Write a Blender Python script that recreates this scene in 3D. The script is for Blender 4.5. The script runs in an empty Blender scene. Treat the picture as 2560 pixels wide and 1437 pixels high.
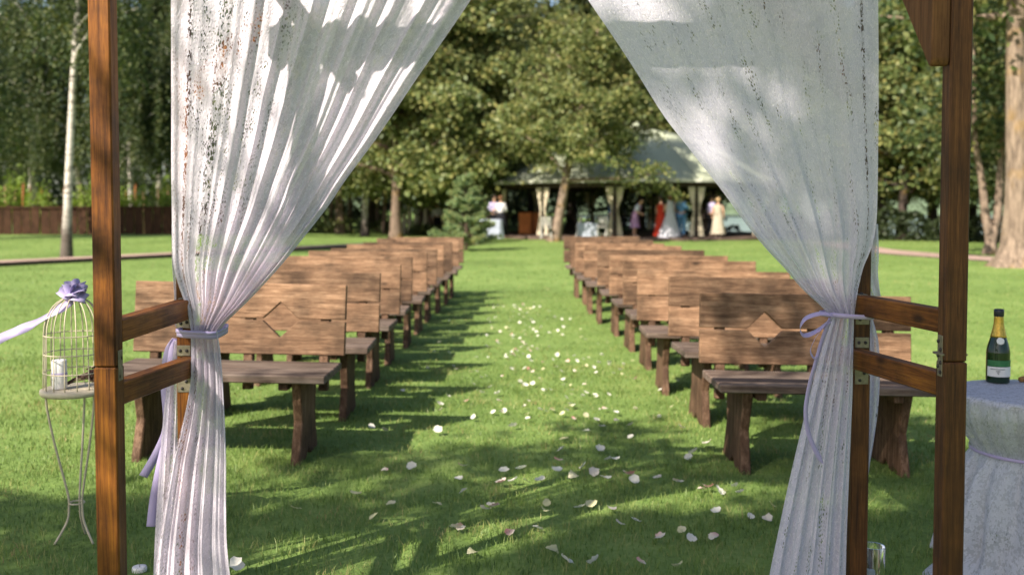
import bpy, bmesh, math, random
import numpy as np
from mathutils import Vector, Matrix, noise

random.seed(7)
RNG = np.random.default_rng(11)
SC = bpy.context.scene
COL = SC.collection

# ------------------------------------------------------------------ camera
CAM_H = 1.34
FPX = 2489.0            # focal length in photo pixels (35 mm on 36 mm)
PITCH = math.atan(108.0 / FPX)
cam_d = bpy.data.cameras.new("camera")
cam = bpy.data.objects.new("camera", cam_d)
COL.objects.link(cam)
cam.location = (0, 0, CAM_H)
cam.rotation_euler = (math.pi / 2 - PITCH, 0, 0)
cam_d.lens = 35.0
cam_d.sensor_width = 36.0
cam_d.shift_y = -90.0 / 2560.0
cam_d.clip_start = 0.05
cam_d.clip_end = 3000
cam_d.dof.use_dof = True
cam_d.dof.focus_distance = 3.2
cam_d.dof.aperture_fstop = 2.6
SC.camera = cam

# ------------------------------------------------------------------ sky + sun
SUN_EL = math.radians(40)
SHX, SHY = 0.66, 0.751                      # ground direction in which shadows fall
SUN_ROT = math.atan2(-SHX, -SHY)
w = bpy.data.worlds.new("World")
SC.world = w
w.use_nodes = True
wn = w.node_tree
bg = wn.nodes["Background"]
sky = wn.nodes.new("ShaderNodeTexSky")
sky.sky_type = 'NISHITA'
sky.sun_disc = False
sky.sun_elevation = SUN_EL
sky.sun_rotation = SUN_ROT
sky.air_density = 1.0
sky.dust_density = 2.0
sky.ozone_density = 1.0
wn.links.new(sky.outputs[0], bg.inputs[0])
bg.inputs[1].default_value = 0.08
sun_d = bpy.data.lights.new("sun", 'SUN')
sun_d.energy = 4.8
sun_d.angle = math.radians(0.53)
sun_d.color = (1.0, 0.915, 0.79)
sun = bpy.data.objects.new("sun", sun_d)
COL.objects.link(sun)
_L = Vector((SHX * math.cos(SUN_EL), SHY * math.cos(SUN_EL), -math.sin(SUN_EL))).normalized()
sun.rotation_euler = _L.to_track_quat('-Z', 'Y').to_euler()
sun.location = (-10, -20, 20)

vs = SC.view_settings
vs.view_transform = 'Standard'
vs.look = 'None'
vs.gamma = 1.0
vs.use_curve_mapping = False
vs.exposure = 1.08
SC.cycles.use_denoising = True
SC.cycles.max_bounces = 8
SC.cycles.diffuse_bounces = 3
SC.cycles.transmission_bounces = 6
SC.cycles.transparent_max_bounces = 16
SC.cycles.sample_clamp_indirect = 6.0

# ------------------------------------------------------------------ pixel -> place
_f = Vector((0, math.cos(PITCH), -math.sin(PITCH)))
_u = Vector((0, math.sin(PITCH), math.cos(PITCH)))


def P(px, py, d):
    """the place at distance d (along the ground) on the sight line through a photo pixel"""
    v = _f * FPX + Vector((1, 0, 0)) * (px - 1280) - _u * (py - 628)
    v = v * (d / v.y)
    return Vector((v.x, v.y, CAM_H + v.z))


def smooth01(t):
    t = max(0.0, min(1.0, t))
    return t * t * (3 - 2 * t)


def zg(x, y):
    """lawn height: it tilts a little down to the lake side near the arch"""
    xx = max(-4.0, min(4.0, x))
    return -0.0206 * xx * (1 - smooth01((y - 5.5) / 10.0))


# ------------------------------------------------------------------ object helpers
def tag(o, label=None, cat=None, group=None, kind=None):
    if label: o["label"] = label
    if cat: o["category"] = cat
    if group: o["group"] = group
    if kind: o["kind"] = kind
    return o


def empty(name, loc=(0, 0, 0), rz=0.0, parent=None):
    o = bpy.data.objects.new(name, None)
    COL.objects.link(o)
    o.location = loc
    o.rotation_euler = (0, 0, rz)
    o.empty_display_size = 0.1
    if parent: o.parent = parent
    return o


def obj(name, me, mat=None, parent=None, smooth=False):
    o = bpy.data.objects.new(name, me)
    COL.objects.link(o)
    if mat is not None and len(me.materials) == 0:
        me.materials.append(mat)
    if parent: o.parent = parent
    if smooth:
        me.polygons.foreach_set("use_smooth", [True] * len(me.polygons))
    return o


def mesh_from(name, verts, faces, uvs=None):
    me = bpy.data.meshes.new(name)
    me.from_pydata([tuple(v) for v in verts], [], faces)
    if uvs is not None:
        uvl = me.uv_layers.new(name="UVMap")
        idx = np.empty(len(me.loops), dtype=np.int32)
        me.loops.foreach_get("vertex_index", idx)
        uvl.data.foreach_set("uv", np.asarray(uvs, dtype=np.float32)[idx].ravel())
    me.update()
    return me


def np_mesh(name, verts, quads=None, tris=None):
    """fast mesh from numpy arrays"""
    me = bpy.data.meshes.new(name)
    verts = np.asarray(verts, dtype=np.float32)
    loops = []
    starts = []
    n = 0
    if quads is not None and len(quads):
        loops.append(np.asarray(quads, dtype=np.int32).ravel())
        starts.append(np.arange(len(quads), dtype=np.int32) * 4)
        n = len(quads) * 4
    if tris is not None and len(tris):
        loops.append(np.asarray(tris, dtype=np.int32).ravel())
        starts.append(n + np.arange(len(tris), dtype=np.int32) * 3)
    loops = np.concatenate(loops)
    starts = np.concatenate(starts)
    me.vertices.add(len(verts))
    me.vertices.foreach_set("co", verts.ravel())
    me.loops.add(len(loops))
    me.loops.foreach_set("vertex_index", loops)
    me.polygons.add(len(starts))
    me.polygons.foreach_set("loop_start", starts)
    me.update(calc_edges=True)
    return me


def bm_mesh(name, bm):
    me = bpy.data.meshes.new(name)
    bm.normal_update()
    bm.to_mesh(me)
    bm.free()
    return me


def add_box(bm, c, s, rot=None, bevel=0.0, seg=1):
    m = Matrix.LocRotScale(Vector(c), rot, Vector(s))
    r = bmesh.ops.create_cube(bm, size=1.0, matrix=m)
    if bevel > 0:
        es = list({e for v in r['verts'] for e in v.link_edges})
        bmesh.ops.bevel(bm, geom=es, offset=bevel, segments=seg, affect='EDGES', profile=0.6)


def box(name, c, s, mat, parent=None, rot=None, bevel=0.004):
    bm = bmesh.new()
    add_box(bm, (0, 0, 0), s, None, bevel)
    o = obj(name, bm_mesh(name, bm), mat, parent)
    o.location = c
    if rot is not None:
        o.rotation_mode = 'QUATERNION'
        o.rotation_quaternion = rot
    return o


def beam_between(name, a, b, wd, ht, mat, parent=None, bevel=0.004):
    """a squared timber from a to b, its local X along the length"""
    a = Vector(a); b = Vector(b)
    d = b - a
    x = d.normalized()
    up = Vector((0, 0, 1)) if abs(x.z) < 0.9 else Vector((0, 1, 0))
    y = up.cross(x).normalized()
    z = x.cross(y)
    rot = Matrix((x, y, z)).transposed().to_quaternion()
    return box(name, (a + b) / 2, (d.length, wd, ht), mat, parent, rot, bevel)


def tube_data(pts, radii, n=8, caps=True, off=0):
    pts = [Vector(p) for p in pts]
    V, F = [], []
    prev = None
    for i, p in enumerate(pts):
        t = (pts[min(i + 1, len(pts) - 1)] - pts[max(i - 1, 0)])
        t = t.normalized() if t.length > 1e-9 else Vector((0, 0, 1))
        if prev is None:
            ref = Vector((1, 0, 0)) if abs(t.x) < 0.8 else Vector((0, 1, 0))
            a = t.cross(ref).normalized()
        else:
            a = (prev - t * prev.dot(t))
            a = a.normalized() if a.length > 1e-6 else t.orthogonal().normalized()
        prev = a
        b = t.cross(a)
        r = radii[i] if hasattr(radii, '__len__') else radii
        for k in range(n):
            an = 2 * math.pi * k / n
            V.append(p + (a * math.cos(an) + b * math.sin(an)) * r)
    for i in range(len(pts) - 1):
        for k in range(n):
            k2 = (k + 1) % n
            F.append((off + i * n + k, off + i * n + k2, off + (i + 1) * n + k2, off + (i + 1) * n + k))
    if caps:
        F.append(tuple(off + k for k in range(n - 1, -1, -1)))
        F.append(tuple(off + (len(pts) - 1) * n + k for k in range(n)))
    return V, F


class MB:
    def __init__(self): self.V = []; self.F = []
    def tube(self, pts, r, n=8, caps=True):
        v, f = tube_data(pts, r, n, caps, len(self.V)); self.V += v; self.F += f; return self
    def ring(self, c, R, r, n=36, m=8, tilt=0):
        c = Vector(c)
        o = len(self.V)
        for i in range(n):
            a = 2 * math.pi * i / n
            for k in range(m):
                b = 2 * math.pi * k / m
                self.V.append(c + Vector(((R + r * math.cos(b)) * math.cos(a), (R + r * math.cos(b)) * math.sin(a), r * math.sin(b))))
        for i in range(n):
            for k in range(m):
                self.F.append((o + i * m + k, o + ((i + 1) % n) * m + k, o + ((i + 1) % n) * m + (k + 1) % m, o + i * m + (k + 1) % m))
        return self
    def lathe(self, prof, n=32, c=(0, 0, 0), wav=None):
        c = Vector(c); o = len(self.V)
        for i, (r, z) in enumerate(prof):
            for k in range(n):
                a = 2 * math.pi * k / n
                rr = r if wav is None else r * (1 + wav(a, i / (len(prof) - 1)))
                self.V.append(c + Vector((rr * math.cos(a), rr * math.sin(a), z)))
        for i in range(len(prof) - 1):
            for k in range(n):
                k2 = (k + 1) % n
                self.F.append((o + i * n + k, o + i * n + k2, o + (i + 1) * n + k2, o + (i + 1) * n + k))
        self.F.append(tuple(o + k for k in range(n - 1, -1, -1)))
        self.F.append(tuple(o + (len(prof) - 1) * n + k for k in range(n)))
        return self
    def build(self, name, mat, parent=None, smooth=True):
        return obj(name, mesh_from(name, self.V, self.F), mat, parent, smooth)


def copy_tree(o, parent=None):
    c = o.copy()
    COL.objects.link(c)
    c.parent = parent
    for ch in list(o.children):
        copy_tree(ch, c)
    return c


def catmull(pts, n):
    pts = [Vector(p) for p in pts]
    out = []
    m = len(pts) - 1
    for i in range(n):
        t = i / (n - 1) * m
        k = min(int(t), m - 1)
        u = t - k
        p0 = pts[max(k - 1, 0)]; p1 = pts[k]; p2 = pts[k + 1]; p3 = pts[min(k + 2, m)]
        out.append(0.5 * ((2 * p1) + (p2 - p0) * u + (2 * p0 - 5 * p1 + 4 * p2 - p3) * u * u + (3 * p1 - p0 - 3 * p2 + p3) * u ** 3))
    return out


# ------------------------------------------------------------------ materials
class NT:
    def __init__(self, name):
        self.m = bpy.data.materials.new(name)
        self.m.use_nodes = True
        self.t = self.m.node_tree
        for n in list(self.t.nodes): self.t.nodes.remove(n)
        self.out = self.t.nodes.new("ShaderNodeOutputMaterial")
    def n(self, ty, **kw):
        nd = self.t.nodes.new(ty)
        for k, v in kw.items():
            if k.startswith("i_"):
                nd.inputs[k[2:].replace("_", " ")].default_value = v
            elif k[0] == "s" and k[1:].isdigit():
                nd.inputs[int(k[1:])].default_value = v
            else:
                setattr(nd, k, v)
        return nd
    def l(self, a, b): self.t.links.new(a, b)
    def ramp(self, fac, stops, interp='LINEAR'):
        r = self.n("ShaderNodeValToRGB")
        r.color_ramp.interpolation = interp
        el = r.color_ramp.elements
        while len(el) < len(stops): el.new(0.5)
        for e, (p, c) in zip(el, stops):
            e.position = p
            e.color = (c[0], c[1], c[2], 1) if hasattr(c, '__len__') else (c, c, c, 1)
        self.l(fac, r.inputs[0])
        return r.outputs[0]
    def math(self, op, a, b=None, c=None):
        nd = self.n("ShaderNodeMath", operation=op)
        for i, v in enumerate((a, b, c)):
            if v is None: continue
            if hasattr(v, 'links'): self.l(v, nd.inputs[i])
            else: nd.inputs[i].default_value = v
        return nd.outputs[0]
    def mix(self, fac, a, b, blend='MIX'):
        nd = self.n("ShaderNodeMix", data_type='RGBA', blend_type=blend)
        for i, v in ((0, fac), (6, a), (7, b)):
            if hasattr(v, 'links'): self.l(v, nd.inputs[i])
            else: nd.inputs[i].default_value = v if not hasattr(v, '__len__') else (v[0], v[1], v[2], 1)
        return nd.outputs[2]
    def bsdf(self, color, rough=0.7, bump=None, spec=0.4, metal=0.0):
        b = self.n("ShaderNodeBsdfPrincipled")
        if hasattr(color, 'links'): self.l(color, b.inputs['Base Color'])
        else: b.inputs['Base Color'].default_value = (*color, 1)
        if hasattr(rough, 'links'): self.l(rough, b.inputs['Roughness'])
        else: b.inputs['Roughness'].default_value = rough
        b.inputs['Specular IOR Level'].default_value = spec
        b.inputs['Metallic'].default_value = metal
        if bump is not None:
            h, st, dist = bump
            bn = self.n("ShaderNodeBump"); bn.inputs['Strength'].default_value = st; bn.inputs['Distance'].default_value = dist
            self.l(h, bn.inputs['Height']); self.l(bn.outputs[0], b.inputs['Normal'])
        self.l(b.outputs[0], self.out.inputs[0])
        return b


def plain(name, color, rough=0.6, spec=0.4, var=0.12, scale=30.0, metal=0.0):
    t = NT(name)
    tc = t.n("ShaderNodeTexCoord")
    nz = t.n("ShaderNodeTexNoise", i_Scale=scale, i_Detail=4.0)
    t.l(tc.outputs['Object'], nz.inputs['Vector'])
    a = tuple(c * (1 - var) for c in color); b = tuple(min(1, c * (1 + var)) for c in color)
    t.bsdf(t.ramp(nz.outputs[0], [(0.3, a), (0.7, b)]), rough, (nz.outputs[0], 0.15, 0.004), spec, metal)
    return t.m


def wood(name, dark, mid, light, axis='X', scale=1.0, rough=0.6, stretch=14.0, spec=0.35, bump=0.35, weather=0.0, blotch=0.6, vary=0.0):
    """long grain along one local axis, with knots, streaks and worn patches"""
    t = NT(name)
    tc = t.n("ShaderNodeTexCoord")
    oi = t.n("ShaderNodeObjectInfo")
    mp = t.n("ShaderNodeMapping")
    sc = [stretch, stretch, stretch]
    sc['XYZ'.index(axis)] = 1.0
    mp.inputs['Scale'].default_value = [s * scale for s in sc]
    ofs = t.n("ShaderNodeVectorMath", operation='SCALE'); ofs.inputs[0].default_value = (37.0, 19.0, 53.0)
    t.l(oi.outputs['Random'], ofs.inputs['Scale'])
    add = t.n("ShaderNodeVectorMath", operation='ADD')
    t.l(tc.outputs['Object'], add.inputs[0]); t.l(ofs.outputs[0], add.inputs[1])
    t.l(add.outputs[0], mp.inputs[0])
    n1 = t.n("ShaderNodeTexNoise", i_Scale=3.0, i_Detail=8.0, i_Roughness=0.65, i_Distortion=0.6)
    t.l(mp.outputs[0], n1.inputs['Vector'])
    n2 = t.n("ShaderNodeTexNoise", i_Scale=18.0, i_Detail=3.0)
    t.l(mp.outputs[0], n2.inputs['Vector'])
    n3 = t.n("ShaderNodeTexNoise", i_Scale=5.0, i_Detail=5.0, i_Roughness=0.6)
    t.l(add.outputs[0], n3.inputs['Vector'])
    g = t.math('ADD', t.math('MULTIPLY', n1.outputs[0], 0.7), t.math('MULTIPLY', n2.outputs[0], 0.3))
    c = t.ramp(g, [(0.34, dark), (0.5, mid), (0.66, light)])
    patch = t.ramp(n3.outputs[0], [(0.34, blotch), (0.60, 1.08)])
    c = t.mix(1.0, c, patch, 'MULTIPLY')
    if vary > 0:
        c = t.mix(1.0, c, t.ramp(oi.outputs['Random'], [(0.0, 1.0 - vary), (0.5, 1.0), (1.0, 1.0 + vary * 0.6)]), 'MULTIPLY')
    # knots
    vo = t.n("ShaderNodeTexVoronoi", i_Scale=2.3)
    mk = t.n("ShaderNodeMapping"); s2 = [3.0, 3.0, 3.0]; s2['XYZ'.index(axis)] = 1.2
    mk.inputs['Scale'].default_value = s2
    t.l(add.outputs[0], mk.inputs[0]); t.l(mk.outputs[0], vo.inputs['Vector'])
    kn = t.ramp(vo.outputs['Distance'], [(0.05, 0.35), (0.13, 1.0)])
    c = t.mix(1.0, c, kn, 'MULTIPLY')
    if weather > 0:
        n4 = t.n("ShaderNodeTexNoise", i_Scale=2.2, i_Detail=6.0)
        t.l(mp.outputs[0], n4.inputs['Vector'])
        c = t.mix(t.math('MULTIPLY', t.ramp(n4.outputs[0], [(0.4, 0.0), (0.65, 1.0)]), weather), c, (0.30, 0.25, 0.21))
    t.bsdf(c, t.ramp(n1.outputs[0], [(0.3, min(1, rough + .15)), (0.7, rough)]), (g, bump, 0.003), spec)
    return t.m


def leaf_mat(name, colors, trans=0.35, rough=0.55):
    t = NT(name)
    ge = t.n("ShaderNodeNewGeometry")
    tc = t.n("ShaderNodeTexCoord")
    nz = t.n("ShaderNodeTexNoise", i_Scale=0.55, i_Detail=2.0)
    t.l(tc.outputs['Object'], nz.inputs['Vector'])
    f = t.math('ADD', t.math('MULTIPLY', ge.outputs['Random Per Island'], 0.6), t.math('MULTIPLY', nz.outputs[0], 0.4))
    k = len(colors)
    c = t.ramp(f, [(0.15 + 0.7 * i / (k - 1), col) for i, col in enumerate(colors)])
    b = t.bsdf(c, rough, None, 0.35)
    tr = t.n("ShaderNodeBsdfTranslucent")
    hs = t.mix(1.0, c, (1.25, 1.2, 0.6), 'MULTIPLY')
    t.l(hs, tr.inputs[0])
    mx = t.n("ShaderNodeMixShader"); mx.inputs[0].default_value = trans
    t.l(b.outputs[0], mx.inputs[1]); t.l(tr.outputs[0], mx.inputs[2]); t.l(mx.outputs[0], t.out.inputs[0])
    return t.m


def bark_mat(name, base, mark, pale=False):
    t = NT(name)
    tc = t.n("ShaderNodeTexCoord")
    mp = t.n("ShaderNodeMapping")
    mp.inputs['Scale'].default_value = (3, 3, 11) if pale else (9, 9, 1.6)
    t.l(tc.outputs['Object'], mp.inputs[0])
    nz = t.n("ShaderNodeTexNoise", i_Scale=1.6, i_Detail=7.0, i_Roughness=0.65)
    t.l(mp.outputs[0], nz.inputs['Vector'])
    n2 = t.n("ShaderNodeTexNoise", i_Scale=1.1, i_Detail=4.0)
    t.l(tc.outputs['Object'], n2.inputs['Vector'])
    c = t.ramp(nz.outputs[0], [(0.36, mark), (0.5 if pale else 0.62, base)])
    if pale:
        sep = t.n("ShaderNodeSeparateXYZ"); t.l(tc.outputs['Object'], sep.inputs[0])
        low = t.math('ADD', sep.outputs[2], t.math('MULTIPLY', n2.outputs[0], 1.2))
        c = t.mix(t.ramp(t.math('MULTIPLY', low, 0.5), [(0.55, 0.9), (1.0, 0.0)]), c, (0.07, 0.05, 0.04))
    else:
        c = t.mix(t.ramp(n2.outputs[0], [(0.55, 0.0), (0.66, 0.5)]), c, (0.30, 0.17, 0.03))
    t.bsdf(c, 0.85, (nz.outputs[0], 0.7, 0.03), 0.2)
    return t.m


M = {}
M['arch_wood'] = wood('stained_pine', (0.042, 0.012, 0.004), (0.165, 0.053, 0.007), (0.28, 0.10, 0.012), 'X', 1.3, 0.55, 22, 0.25, 0.6, 0, 0.32)
M['arch_wood_low'] = wood('stained_pine_coarse', (0.05, 0.014, 0.004), (0.175, 0.059, 0.008), (0.30, 0.115, 0.014), 'X', 0.9, 0.5, 34, 0.25, 0.6, 0, 0.4)
M['arch_wood_dark'] = wood('stained_pine_darker', (0.026, 0.010, 0.004), (0.085, 0.032, 0.008), (0.16, 0.063, 0.015), 'X', 1.1, 0.55, 26, 0.3, 0.5)  # darker tone of the arch timber, for the right-hand posts
M['bench_wood'] = wood('brown_bench_wood', (0.075, 0.040, 0.022), (0.195, 0.110, 0.062), (0.36, 0.225, 0.135), 'X', 1.2, 0.65, 13, 0.25, 0.45, 0, 0.45, 0.42)
M['bench_seat'] = wood('weathered_seat_wood', (0.05, 0.031, 0.022), (0.11, 0.074, 0.057), (0.19, 0.14, 0.105), 'X', 1.2, 0.65, 13, 0.25, 0.4, 0.3, 0.55, 0.25)
M['bench_leg'] = wood('dark_leg_wood', (0.05, 0.025, 0.014), (0.115, 0.064, 0.038), (0.25, 0.155, 0.10), 'Z', 1.2, 0.7, 13, 0.2, 0.45, 0, 0.5, 0.25)
M['metal'] = plain('zinc_plate', (0.24, 0.21, 0.15), 0.55, 0.5, 0.25, 60, 0.6)
M['bolt'] = plain('rusty_bolt', (0.035, 0.03, 0.03), 0.6, 0.4)
M['cage'] = plain('cream_painted_metal', (0.52, 0.45, 0.33), 0.5, 0.4, 0.1, 50)
M['wax'] = plain('white_wax', (0.80, 0.77, 0.76), 0.45, 0.4, 0.03)
M['wick'] = plain('wick', (0.25, 0.22, 0.2), 0.9)
M['dried'] = plain('dried_lavender', (0.11, 0.065, 0.055), 0.95, 0.1, 0.5, 90)
M['path'] = plain('pinkish_paving', (0.36, 0.25, 0.205), 0.9, 0.2, 0.22, 1.3)
M['path_side'] = plain('dark_path_edge', (0.08, 0.06, 0.05), 0.9, 0.2, 0.3, 3)


def ribbon_mat():
    t = NT('lavender_satin')
    c = (0.58, 0.49, 0.76)
    b = t.bsdf(c, 0.38, None, 0.5)
    b.inputs['Sheen Weight'].default_value = 0.3
    tr = t.n("ShaderNodeBsdfTranslucent"); tr.inputs[0].default_value = (0.56, 0.46, 0.76, 1)
    mx = t.n("ShaderNodeMixShader"); mx.inputs[0].default_value = 0.3
    t.l(b.outputs[0], mx.inputs[1]); t.l(tr.outputs[0], mx.inputs[2]); t.l(mx.outputs[0], t.out.inputs[0])
    return t.m


M['ribbon'] = ribbon_mat()


def lace_mat(name, holes=1.0, color=(0.86, 0.84, 0.85), u_band=None, scale=1.0, keep=None, thr=0.56, net=0.77, pfill=0.05):
    """white floral lace: dense petals and leaves on a fine net, open work where the net shows through; UV is in metres of cloth"""
    t = NT(name)
    uv = t.n("ShaderNodeUVMap")
    # slight warp so that motifs are organic
    wz = t.n("ShaderNodeTexNoise", i_Scale=14.0 * scale, i_Detail=2.0)
    t.l(uv.outputs[0], wz.inputs['Vector'])
    ws = t.n("ShaderNodeVectorMath", operation='SCALE'); ws.inputs['Scale'].default_value = 0.018 / scale
    t.l(wz.outputs['Color'], ws.inputs[0])
    wv = t.n("ShaderNodeVectorMath", operation='ADD'); t.l(uv.outputs[0], wv.inputs[0]); t.l(ws.outputs[0], wv.inputs[1])
    # flower petals: polar rosettes around Voronoi centres, large and small
    def rosette(sc_, n_pet, r0_, r1_):
        vo = t.n("ShaderNodeTexVoronoi", voronoi_dimensions='2D', i_Scale=sc_ * scale, i_Randomness=0.8)
        t.l(wv.outputs[0], vo.inputs['Vector'])
        sub = t.n("ShaderNodeVectorMath", operation='SUBTRACT')
        t.l(wv.outputs[0], sub.inputs[0]); t.l(vo.outputs['Position'], sub.inputs[1])
        sep = t.n("ShaderNodeSeparateXYZ"); t.l(sub.outputs[0], sep.inputs[0])
        ang = t.math('ARCTAN2', sep.outputs[1], sep.outputs[0])
        rnd = t.n("ShaderNodeSeparateColor"); t.l(vo.outputs['Color'], rnd.inputs[0])
        pet = t.math('ABSOLUTE', t.math('SINE', t.math('ADD', t.math('MULTIPLY', ang, n_pet), t.math('MULTIPLY', rnd.outputs[0], 6.28))))
        fl = t.math('SUBTRACT', t.math('ADD', r0_, t.math('MULTIPLY', pet, r1_)), vo.outputs['Distance'])
        return t.ramp(fl, [(0.0, 0.0), (0.04, 1.0)]), t.ramp(t.math('ABSOLUTE', fl), [(0.0, 1.0), (0.06, 0.0)])
    pA, oA = rosette(15.0, 2.5, 0.12, 0.34)
    pB, oB = rosette(40.0, 1.5, 0.08, 0.38)
    petal_in = t.math('MAXIMUM', pA, pB)
    outline = t.math('MAXIMUM', oA, t.math('MULTIPLY', oB, 0.8))
    # little leaves / small eyelets between
    v2 = t.n("ShaderNodeTexVoronoi", voronoi_dimensions='2D', i_Scale=74.0 * scale, i_Randomness=0.9)
    t.l(wv.outputs[0], v2.inputs['Vector'])
    eye = t.ramp(v2.outputs['Distance'], [(0.27, 1.0), (0.36, 0.0)])
    # where eyelets open: vertical bands of open work
    bn = t.n("ShaderNodeTexNoise", i_Scale=1.0, i_Detail=3.0, i_Roughness=0.6)
    mb = t.n("ShaderNodeMapping"); mb.inputs['Scale'].default_value = (13.0 * scale, 3.2 * scale, 1)
    t.l(uv.outputs[0], mb.inputs[0]); t.l(mb.outputs[0], bn.inputs['Vector'])
    band = t.ramp(bn.outputs[0], [(thr, 0.0), (thr + 0.06, 1.0)])
    if keep is not None:          # open work only in part of the cloth's width
        sk = t.n("ShaderNodeSeparateXYZ"); t.l(uv.outputs[0], sk.inputs[0])
        band = t.math('MULTIPLY', band, t.ramp(sk.outputs[0], keep))
    if u_band is not None:
        su = t.n("ShaderNodeSeparateXYZ"); t.l(wv.outputs[0], su.inputs[0])
        near = None
        for ub, wd in u_band:
            q = t.ramp(t.math('ABSOLUTE', t.math('SUBTRACT', su.outputs[0], ub)), [(wd * 0.7, 1.0), (wd, 0.0)])
            near = q if near is None else t.math('MAXIMUM', near, q)
        band = t.math('MAXIMUM', band, near)
        v3 = t.n("ShaderNodeTexVoronoi", voronoi_dimensions='2D', i_Scale=52.0 * scale, i_Randomness=0.85)
        t.l(wv.outputs[0], v3.inputs['Vector'])
        eye = t.math('MAXIMUM', eye, t.math('MULTIPLY', near, t.ramp(v3.outputs['Distance'], [(0.42, 1.0), (0.52, 0.0)])))
    hole = t.math('MULTIPLY', t.math('MULTIPLY', eye, band), t.math('SUBTRACT', 1.0, t.math('MULTIPLY', petal_in, 0.75)))
    hole = t.math('MULTIPLY', hole, holes)
    # fine net: overall sheerness, thicker on motifs
    fn = t.n("ShaderNodeTexNoise", i_Scale=150.0 * scale, i_Detail=2.0)
    t.l(uv.outputs[0], fn.inputs['Vector'])
    dens = t.math('ADD', t.math('MULTIPLY', petal_in, pfill), t.math('ADD', t.math('MULTIPLY', outline, 0.16), t.math('MULTIPLY', fn.outputs[0], 0.14)))
    alpha = t.math('MINIMUM', t.math('ADD', net, dens), 1.0)
    alpha = t.math('MULTIPLY', alpha, t.math('SUBTRACT', 1.0, t.math('MULTIPLY', hole, 0.93)))
    h = t.math('ADD', t.math('ADD', t.math('MULTIPLY', petal_in, 0.3), t.math('MULTIPLY', outline, 1.1)), t.math('ADD', t.math('MULTIPLY', v2.outputs['Distance'], 0.7), fn.outputs[0]))
    wr = t.n("ShaderNodeTexNoise", i_Scale=1.0, i_Detail=5.0, i_Roughness=0.7)
    mw = t.n("ShaderNodeMapping"); mw.inputs['Scale'].default_value = (60.0, 17.0, 1)
    t.l(uv.outputs[0], mw.inputs[0]); t.l(mw.outputs[0], wr.inputs['Vector'])
    h = t.math('ADD', h, t.math('MULTIPLY', wr.outputs[0], 2.2))
    cc = t.mix(t.math('ADD', t.math('MULTIPLY', outline, 0.8), t.math('MULTIPLY', fn.outputs[0], 0.3)), tuple(x * 0.88 for x in color), tuple(min(.93, x * 1.06) for x in color))
    bump = t.n("ShaderNodeBump"); bump.inputs['Strength'].default_value = 0.42; bump.inputs['Distance'].default_value = 0.005
    t.l(h, bump.inputs['Height'])
    df = t.n("ShaderNodeBsdfDiffuse"); t.l(cc, df.inputs[0]); t.l(bump.outputs[0], df.inputs['Normal'])
    tl = t.n("ShaderNodeBsdfTranslucent"); t.l(cc, tl.inputs[0]); t.l(bump.outputs[0], tl.inputs['Normal'])
    gl = t.n("ShaderNodeBsdfGlossy"); gl.inputs['Roughness'].default_value = 0.4; t.l(bump.outputs[0], gl.inputs['Normal'])
    m1 = t.n("ShaderNodeMixShader"); m1.inputs[0].default_value = 0.36
    t.l(df.outputs[0], m1.inputs[1]); t.l(tl.outputs[0], m1.inputs[2])
    m2 = t.n("ShaderNodeMixShader"); m2.inputs[0].default_value = 0.09
    t.l(m1.outputs[0], m2.inputs[1]); t.l(gl.outputs[0], m2.inputs[2])
    tp = t.n("ShaderNodeBsdfTransparent")
    m3 = t.n("ShaderNodeMixShader")
    t.l(alpha, m3.inputs[0]); t.l(tp.outputs[0], m3.inputs[1]); t.l(m2.outputs[0], m3.inputs[2])
    t.l(m3.outputs[0], t.out.inputs[0])
    return t.m


M['lace'] = lace_mat('white_lace', 1.0, (0.90, 0.815, 0.93), [(0.125, 0.022), (0.33, 0.05)], 1.0, [(0.0, 0.3), (0.2, 1.0), (0.62, 0.95), (0.85, 0.15)], 0.495)
M['lace_shaded'] = lace_mat('white_lace_blue_shade', 0.9, (0.86, 0.81, 0.98), [(1.655, 0.012)], 1.0, [(0.0, 0.4), (0.4, 0.9), (1.0, 1.0)], 0.555)  # blue shade put into the white; openwork sparser than the sunlit curtain's
M['lace_table'] = lace_mat('table_lace', 0.6, (0.80, 0.80, 0.90), None, 1.35, None, 0.6, 0.60, 0.22)

M['linden'] = leaf_mat('linden_leaves', [(0.035, 0.062, 0.018), (0.105, 0.14, 0.04), (0.19, 0.21, 0.068), (0.29, 0.26, 0.085)], 0.18)
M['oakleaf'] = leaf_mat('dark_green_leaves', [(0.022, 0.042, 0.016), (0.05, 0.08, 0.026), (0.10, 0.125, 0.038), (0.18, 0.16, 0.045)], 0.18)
M['birchleaf'] = leaf_mat('birch_leaves', [(0.022, 0.042, 0.016), (0.042, 0.07, 0.024), (0.08, 0.105, 0.035), (0.15, 0.16, 0.055)], 0.25)
M['pineleaf'] = leaf_mat('pine_needles', [(0.14, 0.23, 0.12), (0.20, 0.30, 0.14), (0.27, 0.32, 0.13), (0.34, 0.29, 0.10)], 0.2)
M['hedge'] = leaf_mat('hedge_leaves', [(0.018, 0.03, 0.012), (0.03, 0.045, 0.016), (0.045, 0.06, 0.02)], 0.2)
M['vine'] = leaf_mat('vine_leaves', [(0.14, 0.22, 0.03), (0.19, 0.28, 0.04), (0.26, 0.32, 0.06)], 0.35)
M['bark'] = bark_mat('grey_brown_bark', (0.22, 0.16, 0.12), (0.09, 0.06, 0.045))
M['bark_big'] = bark_mat('rough_grey_bark', (0.29, 0.215, 0.16), (0.11, 0.08, 0.06))
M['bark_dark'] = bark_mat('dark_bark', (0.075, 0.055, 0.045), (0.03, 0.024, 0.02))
M['birchbark'] = bark_mat('birch_bark', (0.58, 0.53, 0.47), (0.10, 0.08, 0.07), True)


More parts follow.
